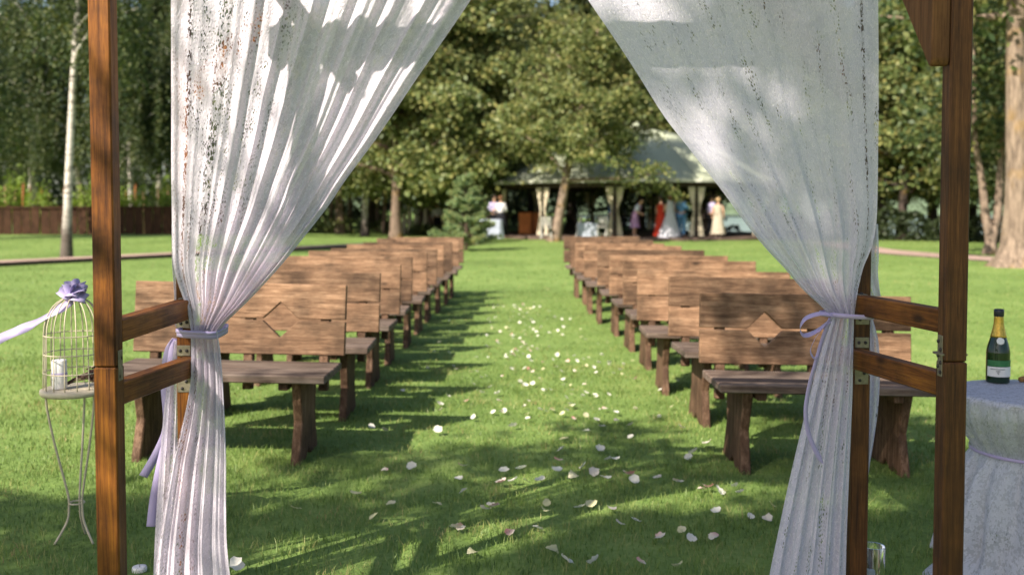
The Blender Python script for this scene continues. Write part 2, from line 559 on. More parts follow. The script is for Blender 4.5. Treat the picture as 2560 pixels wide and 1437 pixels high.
def ground_mat():
    t = NT('lawn_soil')
    tc = t.n("ShaderNodeTexCoord")
    n1 = t.n("ShaderNodeTexNoise", i_Scale=0.35, i_Detail=5.0); t.l(tc.outputs['Object'], n1.inputs['Vector'])
    n2 = t.n("ShaderNodeTexNoise", i_Scale=34.0, i_Detail=5.0, i_Roughness=0.7); t.l(tc.outputs['Object'], n2.inputs['Vector'])
    n3 = t.n("ShaderNodeTexNoise", i_Scale=2.6, i_Detail=4.0); t.l(tc.outputs['Object'], n3.inputs['Vector'])
    f = t.math('ADD', t.math('MULTIPLY', n1.outputs[0], 0.35), t.math('ADD', t.math('MULTIPLY', n2.outputs[0], 0.4), t.math('MULTIPLY', n3.outputs[0], 0.25)))
    c = t.ramp(f, [(0.36, (0.08, 0.12, 0.028)), (0.5, (0.15, 0.23, 0.055)), (0.64, (0.24, 0.305, 0.09))])
    t.bsdf(c, 0.9, (n2.outputs[0], 0.6, 0.02), 0.2)
    return t.m


def grass_mat():
    t = NT('grass_blades')
    ge = t.n("ShaderNodeNewGeometry")
    tc = t.n("ShaderNodeTexCoord")
    n1 = t.n("ShaderNodeTexNoise", i_Scale=2.3, i_Detail=5.0, i_Roughness=0.65); t.l(tc.outputs['Object'], n1.inputs['Vector'])
    f = t.math('ADD', t.math('MULTIPLY', ge.outputs['Random Per Island'], 0.5), t.math('SUBTRACT', t.math('MULTIPLY', n1.outputs[0], 1.1), 0.30))
    c = t.ramp(f, [(0.12, (0.06, 0.11, 0.024)), (0.36, (0.135, 0.225, 0.045)), (0.60, (0.23, 0.31, 0.08)), (0.78, (0.36, 0.35, 0.13)), (0.92, (0.42, 0.31, 0.15))])
    b = t.bsdf(c, 0.5, None, 0.4)
    tr = t.n("ShaderNodeBsdfTranslucent"); t.l(c, tr.inputs[0])
    mx = t.n("ShaderNodeMixShader"); mx.inputs[0].default_value = 0.35
    t.l(b.outputs[0], mx.inputs[1]); t.l(tr.outputs[0], mx.inputs[2]); t.l(mx.outputs[0], t.out.inputs[0])
    return t.m


M['ground'] = ground_mat()
M['grass'] = grass_mat()


def water_mat():
    t = NT('lake_water')
    tc = t.n("ShaderNodeTexCoord")
    nz = t.n("ShaderNodeTexNoise", i_Scale=0.9, i_Detail=3.0); t.l(tc.outputs['Object'], nz.inputs['Vector'])
    t.bsdf((0.16, 0.21, 0.22), 0.12, (nz.outputs[0], 0.25, 0.1), 0.6)
    return t.m


M['water'] = water_mat()

# ================================================================== SETTING
# ground: one sheet to the horizon, finer near the arch; lower beyond the lake bank
def lake_shore(x):
    return 52.0 - 0.25 * max(0, x - 10)


def terrain(x, y):
    z = zg(x, y)
    # the bank falls to the lake on the far right
    if x > 9:
        k = smooth01((y - lake_shore(x)) / 12.0) * smooth01((x - 9) / 9.0)
        z -= 2.2 * k
    # slope rising gently behind the left kerb
    if x < -6:
        k = smooth01((y - 26) / 26.0) * smooth01((-x - 6) / 8.0)
        z += 0.22 * k
    return z


xs = np.concatenate([-np.geomspace(1500, 16, 22), np.arange(-15, 15.1, 0.75), np.geomspace(16, 1500, 22)])
ys = np.concatenate([-np.geomspace(400, 4, 10), np.arange(-3, 30, 0.75), np.geomspace(30, 90, 40), np.geomspace(95, 2200, 16)])
V = [(x, y, terrain(x, y)) for y in ys for x in xs]
nx = len(xs)
F = [(j * nx + i, j * nx + i + 1, (j + 1) * nx + i + 1, (j + 1) * nx + i) for j in range(len(ys) - 1) for i in range(nx - 1)]
g = obj("lawn", mesh_from("lawn", V, F), M['ground'], smooth=True)
tag(g, kind="structure")

# lake
lk = obj("lake", mesh_from("lake", [(16, 62, -1.15), (420, 40, -1.15), (520, 420, -1.15), (16, 420, -1.15)], [(0, 1, 2, 3)]), M['water'])
tag(lk, kind="structure")
# far shore: low wooded hills
hv, hf = [], []
for i in range(90):
    x = -200 + i * 10
    h = 10 + 6 * noise.noise((i * 0.21, 3.1, 0)) + 2.5 * noise.noise((i * 0.9, 7.7, 0))
    hv += [(x, 400, -2), (x, 420, h * 0.75), (x, 450, h)]
for i in range(89):
    for k in range(2):
        hf.append((i * 3 + k, (i + 1) * 3 + k, (i + 1) * 3 + k + 1, i * 3 + k + 1))
fs = obj("far_hills", mesh_from("far_hills", hv, hf), plain('far_wood_green', (0.11, 0.15, 0.09), 0.95, 0.1, 0.3, 0.3), smooth=True)
tag(fs, kind="structure")

# path that borders the lawn (raised slab, thin, with dark side faces)
pc = [(-17.5, 15.5), (-13.6, 19.6), (-11.7, 22.8), (-9.3, 26.8), (-6.9, 31.0), (-3.8, 36.2), (-2.2, 38.6)]
pr = [(13.0, 38.6), (12.4, 34.0), (12.1, 31.0), (12.9, 27.0), (14.5, 23.0), (17.5, 19.5)]


def path_slab(name, pts, wd, h, side):
    cl = catmull([(x, y, 0) for x, y in pts], 60)
    V, F = [], []
    for i, p in enumerate(cl):
        t = (cl[min(i + 1, 59)] - cl[max(i - 1, 0)]).normalized()
        nrm = Vector((-t.y, t.x, 0)) * side
        a = p; b = p + nrm * wd
        for q in (a, b):
            zz = terrain(q.x, q.y)
            V.append((q.x, q.y, zz + h)); V.append((q.x, q.y, zz - 0.1))
    for i in range(59):
        o = i * 4; n = o + 4
        F += [(o, n, n + 2, o + 2), (o + 1, n + 1, n, o), (o + 2, n + 2, n + 3, o + 3)]
    me = mesh_from(name, V, F)
    me.materials.append(M['path']); me.materials.append(M['path_side'])
    for p in me.polygons:
        p.material_index = 0 if abs(p.normal.z) > 0.7 else 1
    o = obj(name, me)
    tag(o, kind="structure")
    return o


path_slab("path", pc, 0.9, 0.10, 1)
path_slab("path", pr, 1.5, 0.035, -1)

# ------------------------------------------------------------------ grass
def grass_zone(y0, y1, per_m2, h0, h1, w0, segs, side=1.6, xmax=None):
    # sample depth with density of the visible wedge
    ymid = (y0 + y1) / 2
    area = ((0.53 * y0 + side) + (0.53 * y1 + side)) * (y1 - y0)
    n = int(area * per_m2)
    y = RNG.uniform(y0, y1, n)
    hw = 0.53 * y + side
    hwm = 0.53 * y1 + side
    x = RNG.uniform(-1, 1, n) * hwm
    keep = np.abs(x) < hw
    # clumping
    cl = np.sin(x * 7.3 + np.sin(y * 5.1) * 2) * np.sin(y * 6.7 + np.sin(x * 4.3) * 2)
    keep &= RNG.uniform(0, 1, n) < (0.75 + 0.25 * cl)
    x = x[keep]; y = y[keep]; n = len(x); cl = cl[keep]
    z = np.array([terrain(a, b) for a, b in zip(x, y)])
    h = RNG.uniform(h0, h1, n) * (1 + 0.25 * cl)
    az = RNG.uniform(0, 2 * np.pi, n)
    lean = RNG.uniform(0.1, 0.85, n) * h
    wd = w0 * RNG.uniform(0.7, 1.3, n)
    lx, ly = np.cos(az) * lean, np.sin(az) * lean
    fa = RNG.uniform(0, np.pi, n)
    sx, sy = np.cos(fa) * wd, np.sin(fa) * wd
    base = np.stack([x, y, z - 0.004], 1)
    sv = np.stack([sx, sy, np.zeros(n)], 1)
    if segs == 2:
        mid = base + np.stack([lx * 0.3, ly * 0.3, h * 0.6], 1)
        tip = base + np.stack([lx, ly, h * 0.97], 1)
        V = np.stack([base - sv, base + sv, mid - sv * 0.75, mid + sv * 0.75, tip], 1).reshape(-1, 3)
        o = np.arange(n)[:, None] * 5
        return V, o + np.array([[0, 1, 3, 2]]), o + np.array([[2, 3, 4]])
    tip = base + np.stack([lx, ly, h], 1)
    V = np.stack([base - sv, base + sv, tip], 1).reshape(-1, 3)
    o = np.arange(n)[:, None] * 3
    return V, np.zeros((0, 4), int), o + np.array([[0, 1, 2]])


Vs, Qs, Ts, off = [], [], [], 0
for args in ((2.3, 5.2, 6800, 0.016, 0.042, 0.0016, 2), (5.2, 8.5, 3400, 0.016, 0.040, 0.0023, 2), (8.5, 16, 800, 0.018, 0.038, 0.0045, 1), (16, 41, 130, 0.02, 0.04, 0.010, 1, 1.0)):
    v, q, t3 = grass_zone(*args)
    Vs.append(v); Qs.append(q + off); Ts.append(t3 + off); off += len(v)
gr = obj("grass", np_mesh("grass", np.concatenate(Vs), np.concatenate(Qs), np.concatenate(Ts)), M['grass'])
tag(gr, "short mown green grass covering the lawn around the benches", "grass", kind="stuff")

# ================================================================== TREES
def leaf_quads(cent, size, up=0.35, droop=0.0, aspect=1.35, rng=RNG, out=None):
    """bent leaf faces at the given centres (numpy n x 3)"""
    n = len(cent)
    nr = rng.normal(size=(n, 3))
    nr[:, 2] += up
    if out is not None: nr += out * 0.9
    nr /= np.linalg.norm(nr, axis=1)[:, None] + 1e-9
    t = rng.normal(size=(n, 3)); t[:, 2] -= droop
    t -= nr * np.sum(t * nr, 1)[:, None]
    t /= np.linalg.norm(t, axis=1)[:, None] + 1e-9
    b = np.cross(nr, t)
    s = (size * rng.uniform(0.6, 1.3, n))[:, None]
    V = np.stack([cent - t * s * aspect * 0.5, cent + b * s * 0.42 + nr * s * 0.10, cent + t * s * aspect * 0.5, cent - b * s * 0.42 + nr * s * 0.10], 1).reshape(-1, 3)
    Q = np.arange(n)[:, None] * 4 + np.array([[0, 1, 2, 3]])
    return V, Q


def limb_points(p0, az, el, length, rng, n=6, bend=0.25):
    pts = [Vector(p0)]
    d = Vector((math.cos(az) * math.cos(el), math.sin(az) * math.cos(el), math.sin(el)))
    for i in range(n):
        d = (d + Vector((rng.normal() * .16, rng.normal() * .16, rng.normal() * .1 + bend * (0.35 - d.z) * .4))).normalized()
        pts.append(pts[-1] + d * (length / n))
    return pts


def make_trunk(H, r0, lean, rng, n_limb, limb_lo, limb_hi, limb_len, el, crook=0.1, flare=1.5, segs=10, bend=0.25):
    """trunk + limbs in one mesh; returns mesh data and limb point lists"""
    mb = MB()
    pts, rad = [], []
    for i in range(segs + 1):
        t = i / segs
        pts.append(Vector((lean[0] * t ** 1.1 * H + rng.normal() * crook * t, lean[1] * t ** 1.1 * H + rng.normal() * crook * t, t * H)))
        rad.append(r0 * (1 - 0.82 * t) * (1 + (flare - 1) * math.exp(-t * H / 0.35)))
    pts = catmull(pts, segs * 3)
    rad = list(np.interp(np.linspace(0, 1, segs * 3), np.linspace(0, 1, segs + 1), rad))
    pts.insert(0, pts[0] - Vector((0, 0, 0.25))); rad.insert(0, rad[0] * 1.08)
    mb.tube(pts, rad, 12, True)
    limbs = []
    for k in range(n_limb):
        t = limb_lo + (limb_hi - limb_lo) * (k + rng.uniform(0, 1)) / n_limb
        i = min(int(t * len(pts)), len(pts) - 2)
        az = k * 2.4 + rng.uniform(-.5, .5)
        ln = limb_len * (1.0 - 0.55 * max(0, (t - 0.35) / 0.65)) * rng.uniform(0.75, 1.15)
        lp = limb_points(pts[i], az, el + rng.uniform(-.2, .25) + 0.5 * t, ln, rng, 6, bend)
        rr = rad[i] * 0.5
        mb.tube(lp, [rr * (1 - 0.85 * j / 6) + 0.01 for j in range(7)], 6, False)
        limbs.append(lp)
        for q in range(2):
            j = rng.integers(2, 5)
            sp = limb_points(lp[j], az + rng.choice([-1, 1]) * rng.uniform(.5, 1.1), el + rng.uniform(-.3, .3), ln * 0.5, rng, 4, bend)
            mb.tube(sp, [rr * .4 * (1 - 0.8 * i2 / 4) + 0.008 for i2 in range(5)], 5, False)
            limbs.append(sp)
    return mb, limbs, pts


def broadleaf(seed, H=12.0, r0=0.26, spread=4.2, lo=0.22, lean=(0, 0), n_leaf=15000, size=0.2, n_limb=16, hang=0.5, clump=0.55, zmin=0.0):
    rng = np.random.default_rng(seed)
    mb, limbs, tp = make_trunk(H * 0.92, r0, lean, rng, n_limb, lo, 0.92, spread, 0.15)
    cents = []
    for lp in limbs:
        for p in lp[2:]:
            cents.append(np.array(p))
    cents = np.array(cents)
    ne = int(len(cents) * 0.8)
    ex = cents[rng.integers(0, len(cents), ne)] + rng.normal(size=(ne, 3)) * np.array([.8, .8, .5]) - np.array([0, 0, hang * .5])
    cents = np.concatenate([cents, ex])
    cents = cents[rng.uniform(0, 1, len(cents)) < 0.62]              # gaps between the sprays
    wts = rng.uniform(0.4, 1.6, len(cents)); wts /= wts.sum()
    idx = rng.choice(len(cents), n_leaf, p=wts)
    off = rng.normal(size=(n_leaf, 3)) * np.array([clump, clump, clump * 0.32])
    rad2 = np.hypot(off[:, 0], off[:, 1])
    off[:, 2] -= rad2 * 0.7 + np.abs(rng.normal(size=n_leaf)) * hang * 0.12   # sprays droop at their rims
    c = cents[idx] + off
    c = c[c[:, 2] > zmin + np.abs(rng.normal(size=len(c))) * 0.5]
    ax = np.array([tp[-1].x * .5, tp[-1].y * .5, H * .5])
    out = c - ax; out /= np.linalg.norm(out, axis=1)[:, None] + 1e-9
    V, Q = leaf_quads(c, size, 0.45, 0.6, 1.3, rng, out * 0.6)
    return mesh_from("trunk", mb.V, mb.F), np_mesh("crown", V, Q)


def weeping(seed, H=11.0, r0=0.17, spread=2.6, lo=0.28, n_strand=520, size=0.11, lean=(0, 0), slen=(1.2, 3.4), zmin=2.0):
    rng = np.random.default_rng(seed)
    mb, limbs, tp = make_trunk(H, r0, lean, rng, 20, lo, 0.96, spread, 0.65, 0.08, 1.5, 10, 0.35)
    cs = []
    for s in range(n_strand):
        lp = limbs[rng.integers(0, len(limbs))]
        j = rng.integers(max(1, len(lp) - 5), len(lp))
        p = np.array(lp[j]) + rng.normal(size=3) * 0.3
        L = rng.uniform(*slen)
        L = min(L, max(0.4, p[2] - zmin - rng.uniform(0, 1.4)))
        m = int(L / 0.045)
        tt = np.linspace(0, 1, m)
        dx, dy = rng.normal(size=2) * 0.22
        path = np.stack([p[0] + dx * np.sqrt(tt) * L * .6, p[1] + dy * np.sqrt(tt) * L * .6, p[2] - tt * L], 1)
        cs.append(path + rng.normal(size=(m, 3)) * np.array([.085, .085, .05]))
    c = np.concatenate(cs)
    V, Q = leaf_quads(c, size, 0.2, 1.2, 1.3, rng)
    return mesh_from("trunk", mb.V, mb.F), np_mesh("crown", V, Q)


PROTO = {}
PROTO['linden'] = broadleaf(3, 14.0, 0.30, 5.6, 0.20, (0, 0), 46000, 0.155, 24, 1.0, 0.46)
PROTO['lean'] = broadleaf(3, 14.0, 0.30, 5.6, 0.30, (0, 0), 44000, 0.155, 24, 1.0, 0.46, 3.5)
PROTO['oak'] = broadleaf(5, 13.0, 0.25, 4.8, 0.24, (0, 0), 36000, 0.165, 22, 0.8, 0.46)
PROTO['maple'] = broadleaf(9, 12.0, 0.22, 4.4, 0.18, (0.02, 0), 36000, 0.165, 22, 0.8, 0.46)
PROTO['birch'] = weeping(21, 12.0, 0.17, 3.0, 0.30, 900, 0.10)
PROTO['birch2'] = weeping(33, 10.5, 0.14, 2.5, 0.22, 850, 0.10, (0.03, 0.0))
PROTO['birch3'] = weeping(47, 12.5, 0.118, 3.2, 0.42, 800, 0.085, (0.012, 0.0), (1.0, 2.6), 3.4)


def tree(proto, x, y, rz, s, label, bark, leaf, name="tree", cat="tree", group=None, rx=0.0, ry=0.0, sz=None):
    r = empty(name, (x, y, terrain(x, y)), rz)
    r.rotation_euler = (rx, ry, rz)
    r.scale = (s, s, sz or s)
    tm, cm = PROTO[proto]
    for nm, me, mt in (("trunk", tm, bark), ("crown", cm, leaf)):
        o = bpy.data.objects.new(nm, me)
        COL.objects.link(o)
        if len(me.materials) == 0: me.materials.append(mt)
        o.parent = r
        if me.materials[0] != mt:
            o.material_slots[0].link = 'OBJECT'
            o.material_slots[0].material = mt
        if nm == "trunk" and not me.polygons[0].use_smooth:
            me.polygons.foreach_set("use_smooth", [True] * len(me.polygons))
    tag(r, label, cat, group)
    return r


def X(px, d): return (px - 1280) / FPX * d


# --- birches on the left lawn and behind the plank fence
BL = "weeping birches beyond the plank fence"
B_ = M['birchbark']; BF = M['birchleaf']
lb = tree('birch3', X(165, 27.0), 27.0, 0.0, 1.0, "white-barked weeping birch on the lawn in front of the plank fence", B_, BF, "birch_tree", "tree", None, 0.0, 0.05)
for i, (px, d, rz, s, lab) in enumerate((
        (80, 53, 1.0, 0.95, "slim weeping birch behind the fence, just beside the lawn birch"),
        (330, 50, 2.2, 1.1, "dense weeping birch behind the fence, seen between arch post and lace curtain"),
        (-150, 38, 3.1, 1.15, "weeping birch at the picture's edge above the birdcage, in front of the fence end"),
        (-60, 55, 4.0, 1.2, "tall weeping birch behind the fence above the birdcage"),
        (200, 58, 5.0, 1.25, "tall weeping birch in the middle of the row behind the fence"),
        (470, 54, 0.3, 1.2, "weeping birch behind the fence whose crown shows beside the lace curtain's edge"),
        (640, 50, 1.7, 1.1, "weeping birch hidden mostly behind the sunlit lace curtain"),
        (90, 66, 2.7, 1.4, "tallest back birch of the row behind the fence"),
        (400, 68, 3.6, 1.4, "back birch of the row behind the fence, near the curtain"),
        (-200, 62, 5.5, 1.4, "back birch at the outer end of the row behind the fence"))):
    tree('birch' if i % 2 == 0 else 'birch2', X(px, d), d, rz, s, lab, B_ if i != 2 else M['bark_dark'], BF, "birch_tree", "tree", BL)

# --- broadleaves round the pavilion
LI, OK_, MA = M['linden'], M['oakleaf'], M['linden']
CT = "broadleaf trees around the pavilion"
leaning = tree('lean', X(1385, 40.2), 40.2, 0.0, 0.70, "leaning linden with pale trunk in front of the pavilion roof", M['bark_big'], LI, "linden_tree", "tree", CT, 0.0, 0.20)
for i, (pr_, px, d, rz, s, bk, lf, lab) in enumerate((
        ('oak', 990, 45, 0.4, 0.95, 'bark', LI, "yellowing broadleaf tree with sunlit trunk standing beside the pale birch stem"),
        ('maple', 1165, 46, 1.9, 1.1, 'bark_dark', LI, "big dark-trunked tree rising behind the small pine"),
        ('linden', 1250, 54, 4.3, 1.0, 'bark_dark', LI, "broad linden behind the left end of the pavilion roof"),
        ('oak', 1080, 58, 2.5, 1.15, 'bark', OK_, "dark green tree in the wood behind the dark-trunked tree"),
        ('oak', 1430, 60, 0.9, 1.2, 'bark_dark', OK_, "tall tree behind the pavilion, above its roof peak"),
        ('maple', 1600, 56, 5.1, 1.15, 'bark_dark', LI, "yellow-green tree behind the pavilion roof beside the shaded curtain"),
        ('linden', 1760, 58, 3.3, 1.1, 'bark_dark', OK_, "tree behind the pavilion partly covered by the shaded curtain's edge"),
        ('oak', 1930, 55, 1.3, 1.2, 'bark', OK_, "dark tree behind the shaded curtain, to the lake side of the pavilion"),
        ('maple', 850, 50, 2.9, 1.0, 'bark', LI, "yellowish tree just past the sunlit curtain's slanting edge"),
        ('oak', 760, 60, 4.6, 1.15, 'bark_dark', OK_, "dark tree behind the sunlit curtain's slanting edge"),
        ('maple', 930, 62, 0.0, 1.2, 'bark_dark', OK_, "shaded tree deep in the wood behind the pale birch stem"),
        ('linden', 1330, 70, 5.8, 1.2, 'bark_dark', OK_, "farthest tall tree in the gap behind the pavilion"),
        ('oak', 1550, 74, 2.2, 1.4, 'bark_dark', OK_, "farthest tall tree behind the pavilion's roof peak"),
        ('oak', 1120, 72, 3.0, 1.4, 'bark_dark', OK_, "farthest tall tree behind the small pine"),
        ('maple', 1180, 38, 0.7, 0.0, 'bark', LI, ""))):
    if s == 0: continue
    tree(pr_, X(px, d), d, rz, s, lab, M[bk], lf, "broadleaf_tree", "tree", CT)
tree('birch2', X(912, 47), 47, 2.2, 1.1, "pale slender birch stem among the trees between sunlit curtain and pine", B_, LI, "birch_tree", "tree", CT, 0, -0.06)

# --- right-hand trees towards the lake
RT = "trees on the lake side"
big = None
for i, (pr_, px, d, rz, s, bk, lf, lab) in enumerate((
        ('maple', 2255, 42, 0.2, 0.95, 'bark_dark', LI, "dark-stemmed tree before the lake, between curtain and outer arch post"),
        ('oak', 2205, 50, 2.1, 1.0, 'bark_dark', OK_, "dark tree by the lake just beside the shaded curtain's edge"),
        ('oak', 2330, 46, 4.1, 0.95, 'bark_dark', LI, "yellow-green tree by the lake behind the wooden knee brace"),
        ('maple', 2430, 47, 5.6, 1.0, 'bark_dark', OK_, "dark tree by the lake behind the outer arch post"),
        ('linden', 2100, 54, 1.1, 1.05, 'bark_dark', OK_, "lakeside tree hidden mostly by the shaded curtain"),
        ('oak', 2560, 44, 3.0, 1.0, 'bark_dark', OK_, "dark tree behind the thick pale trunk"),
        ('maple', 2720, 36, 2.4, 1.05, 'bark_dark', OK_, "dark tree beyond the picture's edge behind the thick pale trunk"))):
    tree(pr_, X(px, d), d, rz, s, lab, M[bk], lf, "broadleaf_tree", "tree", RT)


# thick pale trunk with flared roots at the right
def big_trunk():
    rng = np.random.default_rng(77)
    d = 22.6
    base = P(2538, 663, d)
    r = empty("old_tree", (base.x, d, terrain(base.x, d)))
    mb = MB()
    n = 28
    rows = [(0.0, 0.50), (0.12, 0.42), (0.3, 0.36), (0.6, 0.31), (1.0, 0.285), (1.6, 0.27), (2.4, 0.255), (3.2, 0.235), (4.2, 0.215), (5.4, 0.19), (7.5, 0.22), (10, 0.15), (12.5, 0.06)]
    zz = np.linspace(-0.2, 12.5, 60)
    rr = np.interp(zz, [a for a, _ in rows], [b for _, b in rows])
    o = 0
    for z, r_ in zip(zz, rr):
        cx = -0.012 * z + 0.06 * math.sin(z * 0.9); cy = 0.05 * math.sin(z * 0.7 + 1)
        for k in range(n):
            a = 2 * math.pi * k / n
            root = max(0, math.cos(a * 5 + 0.6)) * 0.35 * math.exp(-max(0, z) / 0.25)
            rad = r_ * (1 + root + 0.07 * noise.noise((math.cos(a) * 3, math.sin(a) * 3, z * 0.8)) + 0.03 * noise.noise((math.cos(a) * 9, math.sin(a) * 9, z * 2)))
            mb.V.append(Vector((cx + rad * math.cos(a), cy + rad * math.sin(a), z)))
    for i in range(59):
        for k in range(n):
            k2 = (k + 1) % n
            mb.F.append((i * n + k, i * n + k2, (i + 1) * n + k2, (i + 1) * n + k))
    limbs = []
    for k in range(16):
        z = 5.2 + k * 0.42
        lp = limb_points((0.035 * z * .55, 0, z), k * 2.4 + 0.4, 0.35, 3.2 - k * 0.08, rng)
        mb.tube(lp, [0.09 * (1 - .8 * j / 6) + .01 for j in range(7)], 6, False)
        limbs.append(lp)
    mb.build("trunk", M['bark_big'], r)
    cents = np.array([np.array(p) for lp in limbs for p in lp[2:]])
    idx = rng.integers(0, len(cents), 9000)
    c = cents[idx] + rng.normal(size=(9000, 3)) * np.array([.6, .6, .4])
    V, Q = leaf_quads(c, 0.17, .4, .6, 1.3, rng)
    obj("crown", np_mesh("crown", V, Q), M['oakleaf'], r)
    tag(r, "thick pale tree trunk with flared roots at the edge of the sunlit lawn", "tree")


big_trunk()


def twin_stem():
    rng = np.random.default_rng(5)
    d = 29.0
    b = P(2472, 612, d)
    r = empty("twin_stem_tree", (b.x, d, terrain(b.x, d)))
    mb = MB()
    s1 = [(0, 0, -0.2), (0.02, 0, 0.0), (0.05, 0, 0.45), (-0.1, 0.05, 1.2), (-0.2, 0.1, 2.2), (-0.42, 0.1, 3.4), (-0.5, 0.1, 5.5), (-0.6, 0.1, 8.0)]
    mb.tube(catmull(s1, 30), list(np.interp(np.linspace(0, 1, 30), [0, .15, .3, .6, 1], [0.28, 0.22, 0.15, 0.09, 0.03])), 10)
    s2 = [(0.05, 0, 0.35), (0.22, 0, 1.0), (0.30, 0.05, 2.0), (0.36, 0.05, 3.2), (0.5, 0, 5.0), (0.6, 0, 7.5)]
    mb.tube(catmull(s2, 24), list(np.linspace(0.15, 0.03, 24)), 10)
    mb.build("trunk", M['bark_big'], r)
    cs = []
    for k in range(60):
        z = rng.uniform(3.2, 8.0)
        c0 = np.array([rng.normal() * 1.3, rng.normal() * 1.3, z])
        cs.append(c0 + rng.normal(size=(110, 3)) * np.array([.5, .5, .35]))
    V, Q = leaf_quads(np.concatenate(cs), 0.16, .4, .6, 1.3, rng)
    obj("crown", np_mesh("crown", V, Q), M['oakleaf'], r)
    tag(r, "slender forked tree with two pale stems beside the thick trunk", "tree")


twin_stem()


# small pine left of the pavilion
def small_pine():
    rng = np.random.default_rng(15)
    d = 31.5
    b = P(1165, 625, d)
    r = empty("pine_tree", (b.x, d, 0))
    H = 2.45
    mb = MB()
    mb.tube([(0, 0, -0.1), (0.02, 0, 1.0), (0.0, 0, H)], [0.06, 0.04, 0.012], 8)
    cs, ts = [], []
    for k in range(135):
        z = 0.12 + (H - 0.2) * rng.uniform(0, 1) ** 1.1
        R = 0.98 * (1 - z / H) ** 0.8 + 0.08
        az = rng.uniform(0, 6.28)
        R *= rng.uniform(0.6, 1.15)
        tip = np.array([math.cos(az) * R, math.sin(az) * R, z + 0.3 * R])
        mb.tube([(0, 0, z), (tip[0] * .6, tip[1] * .6, z + .1 * R), tuple(tip)], [0.012, 0.008, 0.004], 4, False)
        for q in range(5):
            t = 0.45 + 0.55 * q / 4
            p = np.array([tip[0] * t, tip[1] * t, z + (tip[2] - z) * t])
            m = 40
            dirs = rng.normal(size=(m, 3)); dirs[:, 2] += 0.5; dirs += tip * 0.4
            dirs /= np.linalg.norm(dirs, axis=1)[:, None]
            cs.append(np.repeat(p[None], m, 0)); ts.append(dirs)
    c = np.concatenate(cs); dr = np.concatenate(ts)
    n = len(c)
    L = rng.uniform(0.07, 0.15, n)[:, None]
    sd = np.cross(dr, rng.normal(size=(n, 3))); sd /= np.linalg.norm(sd, axis=1)[:, None]; sd *= 0.024
    V = np.stack([c - sd, c + sd, c + dr * L], 1).reshape(-1, 3)
    T = np.arange(n)[:, None] * 3 + np.array([[0, 1, 2]])
    mb.build("trunk", M['bark'], r)
    obj("crown", np_mesh("crown", V, None, T), M['pineleaf'], r)
    tag(r, "small bushy green pine beside the pavilion and the last bench", "pine")


small_pine()


def bush(name, label, cat, c, size, n, leaf, mat, seed, group=None, stems=5):
    rng = np.random.default_rng(seed)
    r = empty(name, (c[0], c[1], terrain(c[0], c[1])))
    mb = MB()
    for k in range(stems):
        a = rng.uniform(0, 6.28)
        mb.tube([(0, 0, -0.05), (math.cos(a) * size[0] * .3, math.sin(a) * size[1] * .3, size[2] * .5), (math.cos(a) * size[0] * .6, math.sin(a) * size[1] * .6, size[2] * .9)], [0.02, 0.014, 0.006], 5)
    mb.build("stem", M['bark'], r)
    cl = rng.normal(size=(40, 3)); cl /= np.linalg.norm(cl, axis=1)[:, None]
    cl *= rng.uniform(0.5, 1.0, 40)[:, None]
    cl = cl * np.array(size) * np.array([1, 1, .5]) + np.array([0, 0, size[2] * .5])
    idx = rng.integers(0, 40, n)
    p = cl[idx] + rng.normal(size=(n, 3)) * np.array(size) * 0.16
    p[:, 2] = np.clip(p[:, 2], 0.02, None)
    V, Q = leaf_quads(p, leaf, .4, .2, 1.2, rng)
    obj("foliage", np_mesh("foliage", V, Q), mat, r)
    tag(r, label, cat, group)
    return r


# dark clipped hedge along the lake bank
def hedge(name, label, a, b, wd, ht, n, seed):
    rng = np.random.default_rng(seed)
    a = Vector(a); b = Vector(b)
    L = (b - a).length
    t = (b - a).normalized(); nn = Vector((-t.y, t.x, 0))
    u = rng.uniform(0, L, n); v = rng.uniform(-1, 1, n) * wd / 2
    top = ht * (0.8 + 0.2 * np.sin(u * 1.9 + 1) * np.sin(u * 0.83) + 0.10 * np.sin(u * 5.3))
    z = top * (1 - rng.uniform(0, 1, n) ** 2.2)
    face = rng.uniform(0, 1, n) < 0.6
    v = np.where(face, np.sign(v) * wd / 2 + rng.normal(size=n) * 0.06, v)
    z = np.where(face, rng.uniform(0, 1, n) * top, top + rng.normal(size=n) * 0.06)
    c = np.stack([a.x + t.x * u + nn.x * v, a.y + t.y * u + nn.y * v, z], 1)
    c[:, 2] += np.array([terrain(p[0], p[1]) for p in c])
    V, Q = leaf_quads(c, 0.13, .5, 0, 1.2, rng)
    o = obj(name, np_mesh(name, V, Q), M['hedge'])
    tag(o, label, "hedge")
    return o


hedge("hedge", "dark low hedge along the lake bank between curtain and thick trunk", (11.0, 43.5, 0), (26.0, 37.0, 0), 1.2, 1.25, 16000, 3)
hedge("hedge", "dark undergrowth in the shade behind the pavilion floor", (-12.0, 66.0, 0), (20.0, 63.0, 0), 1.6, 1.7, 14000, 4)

# far-off wood that closes the view behind the trees
def far_wood():
    rng = np.random.default_rng(91)
    cs = []
    for k in range(420):
        x = rng.uniform(-75, 20); y = rng.uniform(80, 98) - (0 if x > -12 else 6)
        top = (6.5 if x > -14 else 3.6) + 1.6 * noise.noise((x * .11, y * .2, 0)) + 1.5 * noise.noise((x * .4, 2, 0))
        z = top * rng.uniform(0.02, 1) ** .8
        cs.append(np.array([x, y, z])[None] + rng.normal(size=(90, 3)) * np.array([.95, .8, .75]))
    c = np.concatenate(cs); c[:, 2] = np.abs(c[:, 2])
    V, Q = leaf_quads(c, .42, .4, .3, 1.2, rng)
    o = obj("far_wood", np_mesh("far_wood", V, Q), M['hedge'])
    tag(o, "dark far-off wood closing the view behind the trees", "wood", kind="stuff")


far_wood()

